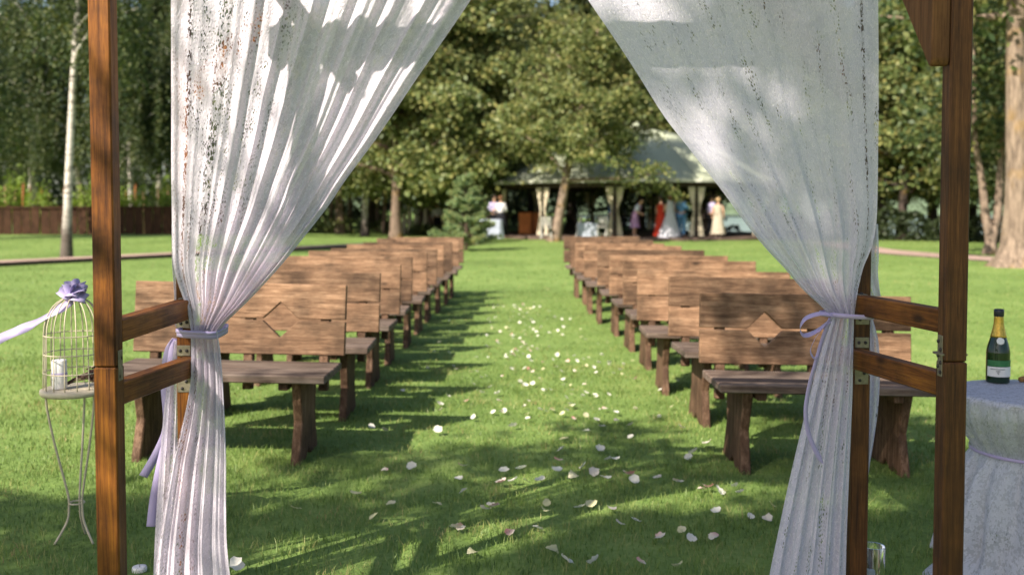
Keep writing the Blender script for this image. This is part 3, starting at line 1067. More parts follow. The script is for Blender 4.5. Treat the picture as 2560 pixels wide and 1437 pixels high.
# ------------------------------------------------------------------ plank fence and stakes on the left
fence_wood = wood('fence_wood', (0.022, 0.011, 0.007), (0.05, 0.023, 0.012), (0.095, 0.045, 0.022), 'Z', 1.0, 0.8, 9, 0.2)  # dark wood, its colour toned down further for the birches' shade
fr = empty("plank_fence", (X(100, 44), 44.0, terrain(X(100, 44), 44)))
tag(fr, "long dark brown plank fence behind the left lawn, below the stakes", "fence")
bmf = bmesh.new(); add_box(bmf, (0, 0, 0), (0.385, 0.035, 1.22), None, 0.008)
plank_me = bm_mesh("plank", bmf); plank_me.materials.append(fence_wood)
for k in range(40):
    o = bpy.data.objects.new("plank", plank_me); COL.objects.link(o); o.parent = fr
    o.location = (-6.0 + k * 0.415, 0.03 * random.uniform(-1, 1), 0.62 + random.uniform(-0.03, 0.03))
    o.rotation_euler = (0, random.uniform(-.012, .012), random.uniform(-.03, .03))
box("top_rail", (2.1, -0.055, 1.2), (17.0, 0.05, 0.09), fence_wood, fr)
for k in range(8):
    box("post", (-6.2 + k * 2.4, 0.09, 0.64), (0.12, 0.12, 1.34), fence_wood, fr)
stake_m = [wood('pale_stake', (0.22, 0.13, 0.07), (0.35, 0.21, 0.12), (0.46, 0.3, 0.18), 'Z', 1.0, .8, 9), wood('red_stake', (0.2, 0.06, 0.02), (0.32, 0.11, 0.04), (0.4, 0.16, 0.06), 'Z', 1.0, .8, 9)]
sm = [mesh_from("stake", *tube_data([(0, 0, -0.1), (0, 0, 1.9), (0, 0, 2.12)], [0.055, 0.05, 0.012], 7)) for _ in range(2)]
for i in range(2): sm[i].materials.append(stake_m[i])
spx = [4, 18, 38, 56, 76, 110, 128, 165, 205, 240, 318, 338, 362, 402, 420, 448, 470, 500]
for i, px in enumerate(spx):
    d = 46.5 + (i % 3) * 0.8
    o = bpy.data.objects.new("garden_stake", sm[(i * 7 // 3) % 2]); COL.objects.link(o)
    o.location = (X(px, d), d, terrain(X(px, d), d)); o.rotation_euler = (random.uniform(-.04, .04), random.uniform(-.05, .05), 0)
    o.scale = (1, 1, random.uniform(0.88, 1.12))
    pale = (i * 7 // 3) % 2 == 0
    tag(o, ("pale" if pale else "reddish") + " wooden garden stake rising above the dark plank fence among the vines", "stake", ("pale" if pale else "reddish") + " stakes behind the fence")
for i, px in enumerate((-20, 45, 95, 215, 265, 325, 385, 430, 480)):
    d = 46.0 + (i % 2)
    bush("vine_plant", "bright green leafy vine growing above the plank fence among the stakes", "vine", (X(px, d), d), (0.75, 0.5, 2.15 + 0.3 * math.sin(i * 2.1)), 1300, 0.12, M['vine'], 200 + i, "vines behind the plank fence")
# shrubs and pale posts in the wood left of the pine
for i, (px, d, wd, ht) in enumerate(((830, 50, 1.2, 0.8), (960, 54, 1.4, 0.7), (1060, 49, .8, .5))):
    bush("shrub", ("low green shrub at the edge of the wood by the sunlit curtain", "low green shrub in the wood between birch stem and sunlit trunk", "low shrub behind the benches beside the pine")[i], "shrub", (X(px, d), d), (wd, wd * .7, ht), 1100, 0.12, M['oakleaf'], 300 + i)
pale_post = plain('pale_post', (0.52, 0.46, 0.38), .8, .2)
pm = mesh_from("pale_post", *tube_data([(0, 0, -.1), (0, 0, 1.0), (0, 0, 1.12)], [0.11, 0.10, 0.06], 9)); pm.materials.append(pale_post)
for i, (px, s) in enumerate(((1011, .95), (1024, 1.5), (1040, .9), (1064, 1.25))):
    o = bpy.data.objects.new("pale_post", pm); COL.objects.link(o)
    o.location = (X(px, 51), 51, 0); o.scale = (1, 1, s)
    tag(o, ("pale wooden post next to the sunlit trunk", "tallest pale wooden post in the wood beside the sunlit trunk", "shortest pale wooden post in the wood", "pale wooden post in the wood nearest the pine")[i], "post", "pale posts in the wood")
# slim background stems in the wood
slim = mesh_from("slim_trunk", *tube_data(catmull([(0, 0, -.2), (.05, 0, 2), (-.05, .03, 4.5), (.1, 0, 7.5)], 16), list(np.linspace(.14, .05, 16)), 8))
slim.materials.append(M['bark'])
slim.polygons.foreach_set("use_smooth", [True] * len(slim.polygons))
for i, (px, d) in enumerate(((826, 56), (850, 60), (875, 54), (945, 57), (960, 52), (1050, 60), (1105, 63), (1126, 57), (1222, 60))):
    o = bpy.data.objects.new("slim_trunk", slim); COL.objects.link(o)
    o.location = (X(px, d), d, 0); o.rotation_euler = (0, random.uniform(-.06, .06), i * 1.3)
    tag(o, "slim bare brownish stem in the shade of the wood beside the pavilion", "tree trunk", "slim stems in the wood")

# --- trees behind the photographer: they throw the dappled shade on arch and lawn
def shade_tree():
    """leafy tree behind the viewpoint: dense towards one side, loose sprays towards the other"""
    rng = np.random.default_rng(404)
    base = Vector((-3.5, -2.2, 0))
    r = empty("broadleaf_tree", base)
    mb = MB()
    mb.tube(catmull([(0, 0, -.2), (.05, .05, 1.5), (-.05, .1, 3.5), (.08, .2, 5.5), (0, .3, 7.8)], 24), list(np.linspace(.2, .03, 24)), 10)
    ct = 1 / math.tan(SUN_EL)

    def sg(s_, G, z):             # a crown point given by where its shadow falls
        g_ = G - ct * z
        return Vector((SHY * s_ + SHX * g_, -SHX * s_ + SHY * g_, z)) - base
    cen = []
    def cluster(s_, G, z, n, rad):
        p = sg(s_, G, z)
        zt_ = max(2.2, p.z - 1.5 - .35 * math.hypot(p.x, p.y))
        mb.tube(catmull([(0.0, .15, zt_), (p.x * .5, p.y * .5 + .05, (zt_ + p.z) / 2 + .25), tuple(p)], 8), list(np.linspace(.03, .006, 8)), 5, False)
        cen.append(np.array(p)[None] + rng.normal(size=(n, 3)) * np.array([rad, rad, rad * .7]))
    for k in range(30):
        cluster(rng.uniform(-1.85, -.2), rng.uniform(2.4, 6.0), rng.uniform(5.6, 7.6), 250, .27)
    for s_, G in ((-3.45, 2.2), (-3.25, 3.2), (-3.6, 3.9), (-4.1, 3.2), (-3.15, 4.5), (-3.5, 4.9), (-2.66, 1.5), (-2.55, 5.9), (-2.3, 6.4), (-2.9, 6.1), (-3.35, 2.85), (-3.75, 3.4), (-3.35, 4.1), (-2.4, 3.1), (-2.15, 3.3), (-2.0, 3.6), (-2.3, 2.7), (-1.9, 3.0), (-3.5, 2.7), (-2.2, 2.3)):
        cluster(s_, G, rng.uniform(5.6, 7.0), 125, .15)
    for k in range(15):
        cluster(rng.uniform(-4.9, -3.45), rng.uniform(0.9, 2.2), rng.uniform(5.4, 6.8), 125, .17)
    # looser sprays whose shade dapples the grass before the arch, clear of the sunlit curtain
    for k in range(22):
        gx, gy = rng.uniform(-1.5, 1.6), rng.uniform(3.7, 5.25)
        s_ = SHY * gx - SHX * gy; G = SHX * gx + SHY * gy
        cx = (s_ + SHX * 3.3) / SHY
        cloth = SHX * cx + SHY * 3.3 + ct * (.93 + 1.3 * (cx + 1))
        if cx < .1 and G > cloth - .3: continue
        if abs(s_ + 2.63) < .15 and 2.3 < G < 3.6: continue
        if abs(s_ + 2.95) < .25 and 1.7 < G < 2.8: continue
        if abs(s_ + 3.8) < .25 and 2.3 < G < 3.1: continue
        cluster(s_, G, rng.uniform(5.6, 7.0), 110, .14)
    mb.build("trunk", M['bark'], r)
    V, Q = leaf_quads(np.concatenate(cen), .10, .4, .3, 1.3, rng)
    obj("crown", np_mesh("crown", V, Q), M['oakleaf'], r)
    tag(r, "leafy tree behind the viewpoint that shades one side of the arch", "tree")


shade_tree()

# ================================================================== PAVILION
PV = Vector((6.0, 48.0, 0))
PR = 6.5
canvas = plain('grey_green_canvas', (0.43, 0.46, 0.33), 0.85, 0.2, 0.06, 4)
canvas_edge = plain('pale_canvas_edge', (0.5, 0.5, 0.42), 0.85, 0.2, 0.05, 4)
dark_wood = wood('dark_pavilion_wood', (0.025, 0.016, 0.012), (0.05, 0.032, 0.022), (0.09, 0.06, 0.04), 'Z', 1, .6, 9)
deck_wood = wood('deck_wood', (0.06, 0.038, 0.03), (0.12, 0.08, 0.062), (0.2, 0.135, 0.105), 'X', 1, .7, 9)
cream = plain('cream_drape', (0.60, 0.53, 0.40), 0.9, 0.1, 0.06, 8)
pav = empty("pavilion", PV)
tag(pav, "round open pavilion with grey-green canvas roof and tied cream curtains", "pavilion")
NV = 12
ang = [math.radians(-90 + 15 + 30 * k) for k in range(NV)]
# roof: twelve curved facets
ROOF_R = PR + 0.55
prof = [(1.0, 2.50), (0.93, 2.72), (0.8, 3.22), (0.62, 3.95), (0.4, 4.62), (0.2, 5.0), (0.05, 5.15)]
for k in range(NV):
    a0, a1 = ang[k], ang[(k + 1) % NV]
    V, F = [], []
    for (rr, z) in prof:
        for t in (0, .5, 1):
            # a hint of sag between the ribs
            p0 = Vector((math.cos(a0), math.sin(a0), 0)); p1 = Vector((math.cos(a1), math.sin(a1), 0))
            p = p0.lerp(p1, t) * rr * ROOF_R
            V.append((p.x, p.y, z - (0.03 if t == .5 else 0)))
    for i in range(len(prof) - 1):
        for t in range(2):
            F.append((i * 3 + t, i * 3 + t + 1, (i + 1) * 3 + t + 1, (i + 1) * 3 + t))
    o = obj("roof_panel", mesh_from("roof_panel", V, F), canvas, pav, True)
    s = o.modifiers.new("thick", 'SOLIDIFY'); s.thickness = 0.02; s.offset = -1
    # valance
    e0 = Vector((math.cos(a0) * ROOF_R, math.sin(a0) * ROOF_R, 2.50)); e1 = Vector((math.cos(a1) * ROOF_R, math.sin(a1) * ROOF_R, 2.50))
    beam_between("valance", e0 - Vector((0, 0, .02)), e1 - Vector((0, 0, .02)), 0.03, 0.13, canvas_edge, pav, 0.01)
    b0 = Vector((math.cos(a0) * PR, math.sin(a0) * PR, 2.34)); b1 = Vector((math.cos(a1) * PR, math.sin(a1) * PR, 2.34))
    beam_between("ring_beam", b0, b1, 0.14, 0.22, dark_wood, pav)
    box("post", (math.cos(a0) * PR, math.sin(a0) * PR, 1.18), (0.13, 0.13, 2.16), dark_wood, pav)
    beam_between("railing", b0 * 1 - Vector((0, 0, 1.42)), b1 - Vector((0, 0, 1.42)), 0.05, 0.07, dark_wood, pav) if k not in (10, 11, 0, 1, 9) else None
    # pair of curtains tied to the post
    tang = Vector((-math.sin(a0), math.cos(a0), 0))
    for sgn in (-1, 1):
        mbc = MB()
        rows = [(2.22, 0.02, 0.34), (1.8, 0.03, 0.26), (1.45, 0.05, 0.14), (1.22, 0.045, 0.10), (1.0, 0.05, 0.15), (0.6, 0.05, 0.23), (0.16, 0.05, 0.30)]
        nn = 13
        base = Vector((math.cos(a0), math.sin(a0), 0)) * (PR + 0.1)
        for z, s0, s1 in rows:
            for q in range(nn):
                t = q / (nn - 1)
                off_ = base + tang * sgn * (0.05 + s0 + (s1 - s0) * t) + Vector((math.cos(a0), math.sin(a0), 0)) * 0.03 * math.sin(t * 19)
                mbc.V.append(Vector((off_.x, off_.y, z)))
        for i in range(len(rows) - 1):
            for q in range(nn - 1):
                mbc.F.append((i * nn + q, i * nn + q + 1, (i + 1) * nn + q + 1, (i + 1) * nn + q))
        mbc.build("drape", cream, pav)
MB().lathe([(0.02, 5.1), (0.38, 5.1), (0.3, 5.22), (0.04, 5.5)], 16).build("roof_cap", canvas, pav)
# deck of boards (a dozen wedge edges)
dk = MB(); dk.lathe([(7.45, -0.05), (7.45, 0.10), (7.40, 0.12), (0.01, 0.12)], 24); dk.build("deck", deck_wood, pav, False)


def at_pav(px, d, z=0.12): return Vector((X(px, d), d, z))


# furniture
white_paint = plain('white_paint', (0.42, 0.40, 0.36), .5, .4, .05)  # tree shade on the chairs put into the white, so dimmer
white_cloth = plain('white_tablecloth_shaded', (0.36, 0.39, 0.46), .85, .2, .05, 8)  # white cloth dimmed and blued: tree shade is in the colour


def white_chair(px, d, rz, label):
    r = empty("white_chair", at_pav(px, d), rz)
    for sx in (-1, 1):
        beam_between("leg", (sx * .2, -.18, 0), (sx * .2, .12, .46), .035, .035, white_paint, r)
        beam_between("leg", (sx * .2, .2, 0), (sx * .2, -.02, .86), .035, .035, white_paint, r)
    box("seat", (0, .0, .45), (.40, .38, .035), white_paint, r)
    for z in (.58, .70, .82):
        box("back_slat", (0, .02 - (z - .58) * .2, z), (.38, .02, .07), white_paint, r)
    box("stretcher", (0, -.1, .16), (.38, .025, .035), white_paint, r)
    tag(r, label, "chair", "white chairs at the pavilion")
    return r


white_chair(1365, 39.9, 0.1, "white slatted folding chair standing beside the leaning trunk")
white_chair(1508, 40.6, 2.6, "white chair next to the cloth-covered table before the pavilion")
white_chair(1452, 41.6, 1.4, "white chair at the far end of the cloth-covered table")


def cloth_table(px, d, wx, wy, h, label):
    r = empty("cloth_table", at_pav(px, d))
    mbt = MB()
    n = 40
    rows = [(h, 0.0, 0.98), (h, 0, 1.0), (h - .03, 0, 1.02), (h * .5, .03, 1.05), (0.03, .07, 1.12)]
    for z, wv, sc in rows:
        for k in range(n):
            a = 2 * math.pi * k / n
            c, s = math.cos(a), math.sin(a)
            e = 0.35
            x = abs(c) ** e * (1 if c > 0 else -1) * wx / 2 * sc * (1 + wv * math.sin(a * 10)); y = abs(s) ** e * (1 if s > 0 else -1) * wy / 2 * sc * (1 + wv * math.sin(a * 10))
            mbt.V.append(Vector((x, y, z)))
    for i in range(len(rows) - 1):
        for k in range(n):
            mbt.F.append((i * n + k, i * n + (k + 1) % n, (i + 1) * n + (k + 1) % n, (i + 1) * n + k))
    mbt.F.append(tuple(range(n)))
    mbt.build("tablecloth", white_cloth, r)
    tag(r, label, "table")
    return r


cloth_table(1226, 39.6, 0.95, 0.9, 0.78, "white cloth-covered serving table beside the woman in white blouse")
t2 = cloth_table(1470, 41.4, 0.85, 0.7, 0.62, "low white cloth-covered table between the white chairs")
orange = plain('orange_wood', (0.42, 0.13, 0.03), .6, .3, .2, 6)


def cabinet(px, d, label):
    r = empty("wooden_cabinet", at_pav(px, d))
    box("body", (0, 0, .5), (.55, .4, .95), orange, r, None, .01)
    for sx in (-.14, .14):
        dr = box("door", (sx, -.21, .5), (.25, .02, .85), orange, r)
    box("top", (0, 0, 1.0), (.62, .46, .04), orange, r)
    tag(r, label, "cabinet")


cabinet(1312, 46.0, "orange-brown wooden cabinet inside the pavilion, the one nearer the serving table")
cabinet(1334, 46.4, "orange-brown wooden cabinet inside the pavilion, the one nearer the leaning trunk")

# ------------------------------------------------------------------ people
SKIN = plain('skin', (0.55, 0.32, 0.22), .55, .3, .06)


def skin_obj(name, joints, bones, mat, parent, root, sub=1):
    me = bpy.data.meshes.new(name)
    bm = bmesh.new()
    lay = bm.verts.layers.skin.verify()
    vv = {}
    for k, (x, y, z, r) in joints.items():
        v = bm.verts.new((x, y, z)); v[lay].radius = (r, r); v[lay].use_root = (k == root)
        vv[k] = v
    for a, b in bones: bm.edges.new((vv[a], vv[b]))
    bm.to_mesh(me); bm.free()
    o = obj(name, me, mat, parent)
    s = o.modifiers.new("skin", 'SKIN'); s.use_smooth_shade = True
    s2 = o.modifiers.new("sub", 'SUBSURF'); s2.levels = sub; s2.render_levels = sub
    return o


def person(px, d, rz, h, label, hair, top=None, legs=None, dress=None, arms='down', bend=0.0, z0=0.12, sleeves=True, veil=None, skirt=None, long_hair=False, group=None):
    r = empty("person", at_pav(px, d, z0), rz)
    k = h / 1.7
    r.scale = (k, k, k)

    def bn(x, y, z):          # bend the upper body forward (towards -y) about the hips
        if z < 0.95 or bend == 0: return (x, y, z)
        c, s = math.cos(bend), math.sin(bend)
        yy, zz = y, z - 0.95
        return (x, yy * c - zz * s, 0.95 + yy * s + zz * c)
    J = {}
    def j(n, x, y, z, rad): J[n] = (*bn(x, y, z), rad)
    j('pel', 0, 0, .95, .13); j('belly', 0, 0, 1.08, .115); j('chest', 0, 0, 1.28, .135); j('nb', 0, 0, 1.42, .065); j('neck', 0, -.01, 1.48, .05)
    j('jaw', 0, -.03, 1.54, .07); j('head', 0, -.02, 1.62, .092); j('crown', 0, -.01, 1.69, .06); j('nose', 0, -.125, 1.60, .014)
    for s, n in ((-1, 'l'), (1, 'r')):
        j('sh' + n, s * .17, 0, 1.39, .06)
        if arms == 'down':
            j('el' + n, s * .23, .02, 1.13, .043); j('wr' + n, s * .25, -.07, .90, .03); j('ha' + n, s * .25, -.10, .82, .032)
        elif arms == 'front':
            j('el' + n, s * .23, -.03, 1.14, .043); j('wr' + n, s * .14, -.24, 1.12, .03); j('ha' + n, s * .09, -.30, 1.12, .032)
        else:
            j('el' + n, s * .26, .0, 1.15, .043); j('wr' + n, s * .18, -.10, .98, .03); j('ha' + n, s * .15, -.14, .95, .032)
        J['hip' + n] = (s * .09, 0, .88, .095); J['kn' + n] = (s * .10, -.01, .49, .06); J['an' + n] = (s * .10, .02, .09, .04); J['to' + n] = (s * .11, -.13, .03, .035)
    bones = [('pel', 'belly'), ('belly', 'chest'), ('chest', 'nb'), ('nb', 'neck'), ('neck', 'jaw'), ('jaw', 'head'), ('head', 'crown'), ('head', 'nose')]
    for n in 'lr':
        bones += [('chest', 'sh' + n), ('sh' + n, 'el' + n), ('el' + n, 'wr' + n), ('wr' + n, 'ha' + n), ('pel', 'hip' + n), ('hip' + n, 'kn' + n), ('kn' + n, 'an' + n), ('an' + n, 'to' + n)]
    skin_obj("body", J, bones, SKIN, r, 'pel')
    # five fingers on each hand, rooted in the palm
    fm = MB()
    for n, s in (('l', -1), ('r', 1)):
        hx, hy, hz, _ = J['ha' + n]; wx_, wy_, wz_, _ = J['wr' + n]
        dv = (Vector((hx, hy, hz)) - Vector((wx_, wy_, wz_))).normalized()
        sd = dv.cross(Vector((s, 0.2, 0))).normalized()
        for q in range(4):
            b0 = Vector((hx, hy, hz)) + sd * (q - 1.5) * .018
            L = (.06, .075, .07, .05)[q]
            fm.tube([b0, b0 + dv * L * .6, b0 + dv * L + Vector((-s * .015, 0, 0))], [.009, .008, .006], 5)
        b0 = Vector((hx, hy, hz)) - dv * .03 - sd * .03
        fm.tube([b0, b0 + dv * .03 - sd * .03, b0 + dv * .055 - sd * .035], [.010, .009, .007], 5)
    fm.build("fingers", SKIN, r)
    if top:
        T = {q: (a, b, c, e + .022) for q, (a, b, c, e) in J.items() if q in ('pel', 'belly', 'chest', 'nb', 'shl', 'shr', 'ell', 'elr', 'wrl', 'wrr')}
        T['nb'] = (*T['nb'][:3], .075)
        tb = [b for b in bones if b[0] in T and b[1] in T]
        if not sleeves:
            tb = [b for b in tb if not b[1].startswith('wr')]; T.pop('wrl'); T.pop('wrr')
        skin_obj("jacket" if sleeves else "shirt", T, tb, top, r, 'pel')
    if legs:
        T = {q: (a, b, c, e + .024) for q, (a, b, c, e) in J.items() if q in ('pel', 'hipl', 'hipr', 'knl', 'knr', 'anl', 'anr')}
        tb = [b for b in bones if b[0] in T and b[1] in T]
        skin_obj("trousers", T, tb, legs, r, 'pel')
    def lathe_cloth(name, prof, mat, folds=0.06, freq=9):
        mbx = MB(); n = 36
        rows = []
        for (rad, z) in prof:
            rows.append((rad, z))
        for i, (rad, z) in enumerate(rows):
            for q in range(n):
                a = 2 * math.pi * q / n
                fo = 1 + folds * math.sin(a * freq) * (max(0, 1.0 - z) if z < 1 else 0)
                p = bn(rad * fo * math.cos(a) * 1.15, rad * fo * math.sin(a) * .85, z)
                mbx.V.append(Vector(p))
        for i in range(len(rows) - 1):
            for q in range(n):
                mbx.F.append((i * n + q, i * n + (q + 1) % n, (i + 1) * n + (q + 1) % n, (i + 1) * n + q))
        return mbx.build(name, mat, r)
    if dress:
        m_, hem, flare = dress
        lathe_cloth("dress", [(.13, 1.42), (.155, 1.34), (.16, 1.26), (.135, 1.12), (.165, .98), (.18, .88), (.19 + flare * .3, .6), (.2 + flare * .65, .3 if hem < .3 else hem + .02), (.2 + flare, hem)], m_)
    if skirt:
        m_, hem, flare = skirt
        lathe_cloth("skirt", [(.14, 1.06), (.165, .98), (.175, .85), (.17 + flare * .5, .6), (.17 + flare, hem)], m_)
    # hair
    hb = MB(); n = 14
    hp = bn(0, 0.005, 1.64)
    for i in range(8):
        ph = i / 7 * math.pi * (0.62 if not long_hair else 0.78)
        for q in range(n):
            a = 2 * math.pi * q / n
            x = .108 * math.sin(ph) * math.cos(a); y = .118 * math.sin(ph) * math.sin(a); z = .115 * math.cos(ph)
            if y < -0.04 and z < 0.05: y = -0.045 - 0.2 * (y + 0.04) * -1 * 0.2; z = max(z, 0.03)
            if long_hair and y > 0.02 and i > 4: z -= .06 * (i - 4)
            hb.V.append(Vector((hp[0] + x, hp[1] + y, hp[2] + z)))
    for i in range(7):
        for q in range(n):
            hb.F.append((i * n + q, i * n + (q + 1) % n, (i + 1) * n + (q + 1) % n, (i + 1) * n + q))
    hb.build("hair", hair, r)
    if veil:
        vb = MB(); nn = 15
        for i in range(12):
            t = i / 11
            z = 1.74 - t * 1.66
            wv = .10 + .24 * t ** 1.2
            for q in range(nn):
                u = q / (nn - 1) * 2 - 1
                vb.V.append(Vector((u * wv, .10 + .32 * t ** 1.6 - .10 * u * u + .02 * math.sin(u * 12) * t, z - .05 * u * u * (1 - t))))
        for i in range(11):
            for q in range(nn - 1):
                vb.F.append((i * nn + q, i * nn + q + 1, (i + 1) * nn + q + 1, (i + 1) * nn + q))
        vb.build("veil", veil, r)
    # shoes
    for n in 'lr':
        x, y, z, _ = J['an' + n]
        mbs = MB(); mbs.tube([(x, .07, .035), (x, -.02, .045), (x + .01, -.12, .03), (x + .01, -.17, .022)], [.035, .042, .036, .018], 8)
        mbs.build("shoe", M['bolt'] if legs else white_paint, r)
    tag(r, label, "person", group)
    return r


def cl(name, c): return plain(name, c, .85, .15, .08, 10)


h_dark, h_brown, h_blond = cl('dark_hair', (.03, .02, .015)), cl('brown_hair', (.12, .06, .03)), cl('fair_hair', (.4, .27, .14))
black, white_, blue, red = cl('black_cloth', (.014, .014, .018)), cl('white_cloth', (.52, .50, .50)), cl('blue_suit', (.09, .20, .36)), cl('red_cloth', (.62, .055, .03))
lav, gown, navy, pink = cl('lavender_cloth', (.38, .34, .50)), cl('bridal_white', (.46, .45, .50)), cl('navy_cloth', (.05, .09, .17)), cl('mauve_cloth', (.42, .24, .42))
person(1252, 40.4, 2.7, 1.68, "woman in white blouse and long black skirt beside the serving table", h_brown, top=white_, skirt=(black, .12, .07), arms='front')
person(1236, 41.4, 0.3, 1.72, "person in a lavender-grey shirt behind the serving table", h_dark, top=lav, legs=black, arms='front')
person(1527, 42.2, 1.6, 1.62, "person in navy clothes standing by the pavilion's curtained post", h_brown, top=navy, legs=navy)
person(1587, 41.6, 1.2, 1.66, "woman in mauve dress and pale shawl bending over inside the pavilion", h_dark, top=cl('pale_shawl', (.55, .58, .70)), dress=(pink, .42, .06), arms='front', bend=0.4, sleeves=False)
person(1652, 41.7, 2.4, 1.66, "woman in a long bright red dress standing beside the bride", h_dark, dress=(red, .06, .1))
person(1674, 41.2, 3.6, 1.70, "bride in a white gown with long veil and train", h_brown, dress=(gown, .02, .26), arms='front', veil=gown, long_hair=True)
person(1688, 42.4, 0.1, 1.72, "guest in white standing behind the bride and the groom", h_brown, top=white_, legs=black, arms='front')
person(1704, 41.4, 2.5, 1.76, "groom in a blue suit standing next to the bride", h_dark, top=blue, legs=blue, arms='front')
person(1778, 42.0, 2.0, 1.72, "man in pale shirt and black trousers near the shaded curtain's edge", h_dark, top=lav, legs=black)
person(1795, 41.7, 3.0, 1.62, "woman in a long cream dress near the shaded curtain's edge", h_blond, dress=(cl('cream_dress', (.40, .35, .27)), .15, .08))
person(1093, 50.0, 0.2, 1.6, "person with reddish hair and white top in the wood behind the pine", cl('reddish_hair', (.3, .09, .05)), top=white_, legs=black, z0=0)

# ================================================================== BENCHES
def extr(name, poly, y0, y1, mat, parent, axis='Y', bevel=0.004):
    """extrude a 2D polygon (x,z) along y, or (y,z) along x"""
    bm = bmesh.new()
    lo = [bm.verts.new((a, y0, b) if axis == 'Y' else (y0, a, b)) for a, b in poly]
    f = bm.faces.new(lo)
    r = bmesh.ops.extrude_face_region(bm, geom=[f])
    mv = [e for e in r['geom'] if isinstance(e, bmesh.types.BMVert)]
    bmesh.ops.translate(bm, verts=mv, vec=(0, y1 - y0, 0) if axis == 'Y' else (y1 - y0, 0, 0))
    bmesh.ops.recalc_face_normals(bm, faces=bm.faces)
    if bevel: bmesh.ops.bevel(bm, geom=list(bm.edges), offset=bevel, segments=1, affect='EDGES')
    return obj(name, bm_mesh(name, bm), mat, parent)


BW = 0.585


def make_bench():
    r = empty("wooden_bench")
    zs, zt, zb = 0.690, 0.888, 0.498         # joint, top, bottom of the backrest
    D = 0.098
    up = [(-BW, zs + .006), (-BW, zt), (BW, zt), (BW, zs + .006)]
    for cx in (.225, -.225):
        up += [(cx + D, zs + .006), (cx, zs + D), (cx - D, zs + .006)]
    lowp = [(-BW, zs - .006)]
    for cx in (-.225, .225):
        lowp += [(cx - D, zs - .006), (cx, zs - D), (cx + D, zs - .006)]
    lowp += [(BW, zs - .006), (BW, zb), (-BW, zb)]
    b1 = extr("back_board", up, -.02, .02, M['bench_wood'], r)
    b2 = extr("back_board", lowp, -.02, .02, M['bench_wood'], r)
    for b in (b1, b2):
        b.rotation_euler = (-0.10, 0, 0); b.location = (0, -0.065, 0.0)
    for x in (-.47, .05, .47):
        p = beam_between("back_post", (x, -.02, .30), (x, .045, .84 if abs(x) > .2 else .84), .05, .06, M['bench_leg'], r)
    for y0, y1 in ((-.505, -.268), (-.262, -.03)):
        bm = bmesh.new(); add_box(bm, (0, 0, 0), (1.14, y1 - y0, .042), None, .006)
        o = obj("seat_board", bm_mesh("seat_board", bm), M['bench_seat'], r); o.location = (0, (y0 + y1) / 2, .440)
    prof = [(-.445, .418), (-.375, .20), (-.455, -.03), (-.30, -.03), (-.22, .03), (-.14, -.03), (.02, -.03), (-.06, .20), (-.03, .418)]
    for x in (-.41, .41):
        extr("leg", prof, x - .024, x + .024, M['bench_leg'], r, 'X', .006)
        box("seat_cleat", (x + (.06 if x < 0 else -.06), -.26, .398), (.05, .42, .04), M['bench_leg'], r)
    return r


bench0 = make_bench()
ORD = ["first", "second", "third", "fourth", "fifth", "sixth", "seventh", "eighth", "ninth", "tenth"]
first = True
for side in (0, 1):
    for k in range(10):
        o = bench0 if first else copy_tree(bench0)
        first = False
        d = 5.5 + 1.08 * k + random.uniform(-.04, .04) * (k > 0)
        if side == 0:
            xe = -0.935 + 0.021 * k + (random.uniform(-.03, .03) if k else 0); x = xe - BW
        else:
            xe = 1.027 - 0.0245 * k + (random.uniform(-.03, .03) if k else 0); x = xe + BW
        o.location = (x, d, zg(x, d) + 0.01)
        sl = (zg(x + .5, d) - zg(x - .5, d))
        o.rotation_euler = (random.uniform(-.008, .008), -math.atan(sl) + random.uniform(-.006, .006) * (k > 0), random.uniform(-.03, .03) if k else random.uniform(-.01, .01))
        o.scale = (1, 1, 1.0 if k == 0 else random.uniform(.985, 1.02))
        sd = "birdcage" if side == 0 else "champagne table"
        if k == 0:
            lab = ("front wooden bench with diamond cutouts in full sun, on the birdcage's side of the aisle" if side == 0 else "front wooden bench with diamond cutouts in dappled shade, on the champagne table's side")
        elif k == 9:
            lab = f"last brown wooden bench before the pavilion, on the {sd}'s side of the aisle"
        else:
            lab = f"{ORD[k]} brown wooden bench from the arch, on the {sd}'s side of the aisle"
        tag(o, lab, "bench", "wooden benches along the aisle")

# ================================================================== WEDDING ARCH
DF, DR = 2.73, 3.34                 # front and rear post distances
arch = empty("wedding_arch", (0, (DF + DR) / 2, zg(0, 3)))
tag(arch, "orange-brown stained timber arch frame with side rails, hung with lace", "arch")
AZ = Vector(arch.location)
XFL, XFR, XRL, XRR = P(250, 300, DF).x, P(2405, 200, DF).x, P(459, 900, DR).x, P(2155, 900, DR).x
TOPZ = 2.46


def ab(name, a, b, wd, ht, mat=None, bevel=.004):
    return beam_between(name, Vector(a) - AZ, Vector(b) - AZ, wd, ht, mat or M['arch_wood'], arch, bevel)


def post2(x, y, zj, wd, dp):
    """a post scarfed from two lengths; the lower one a hair wider"""
    z0 = zg(x, y) - .05
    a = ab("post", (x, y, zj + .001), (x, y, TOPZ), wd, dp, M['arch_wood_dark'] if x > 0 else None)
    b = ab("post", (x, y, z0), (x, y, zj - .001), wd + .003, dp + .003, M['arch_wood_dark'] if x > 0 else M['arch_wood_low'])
    return a, b


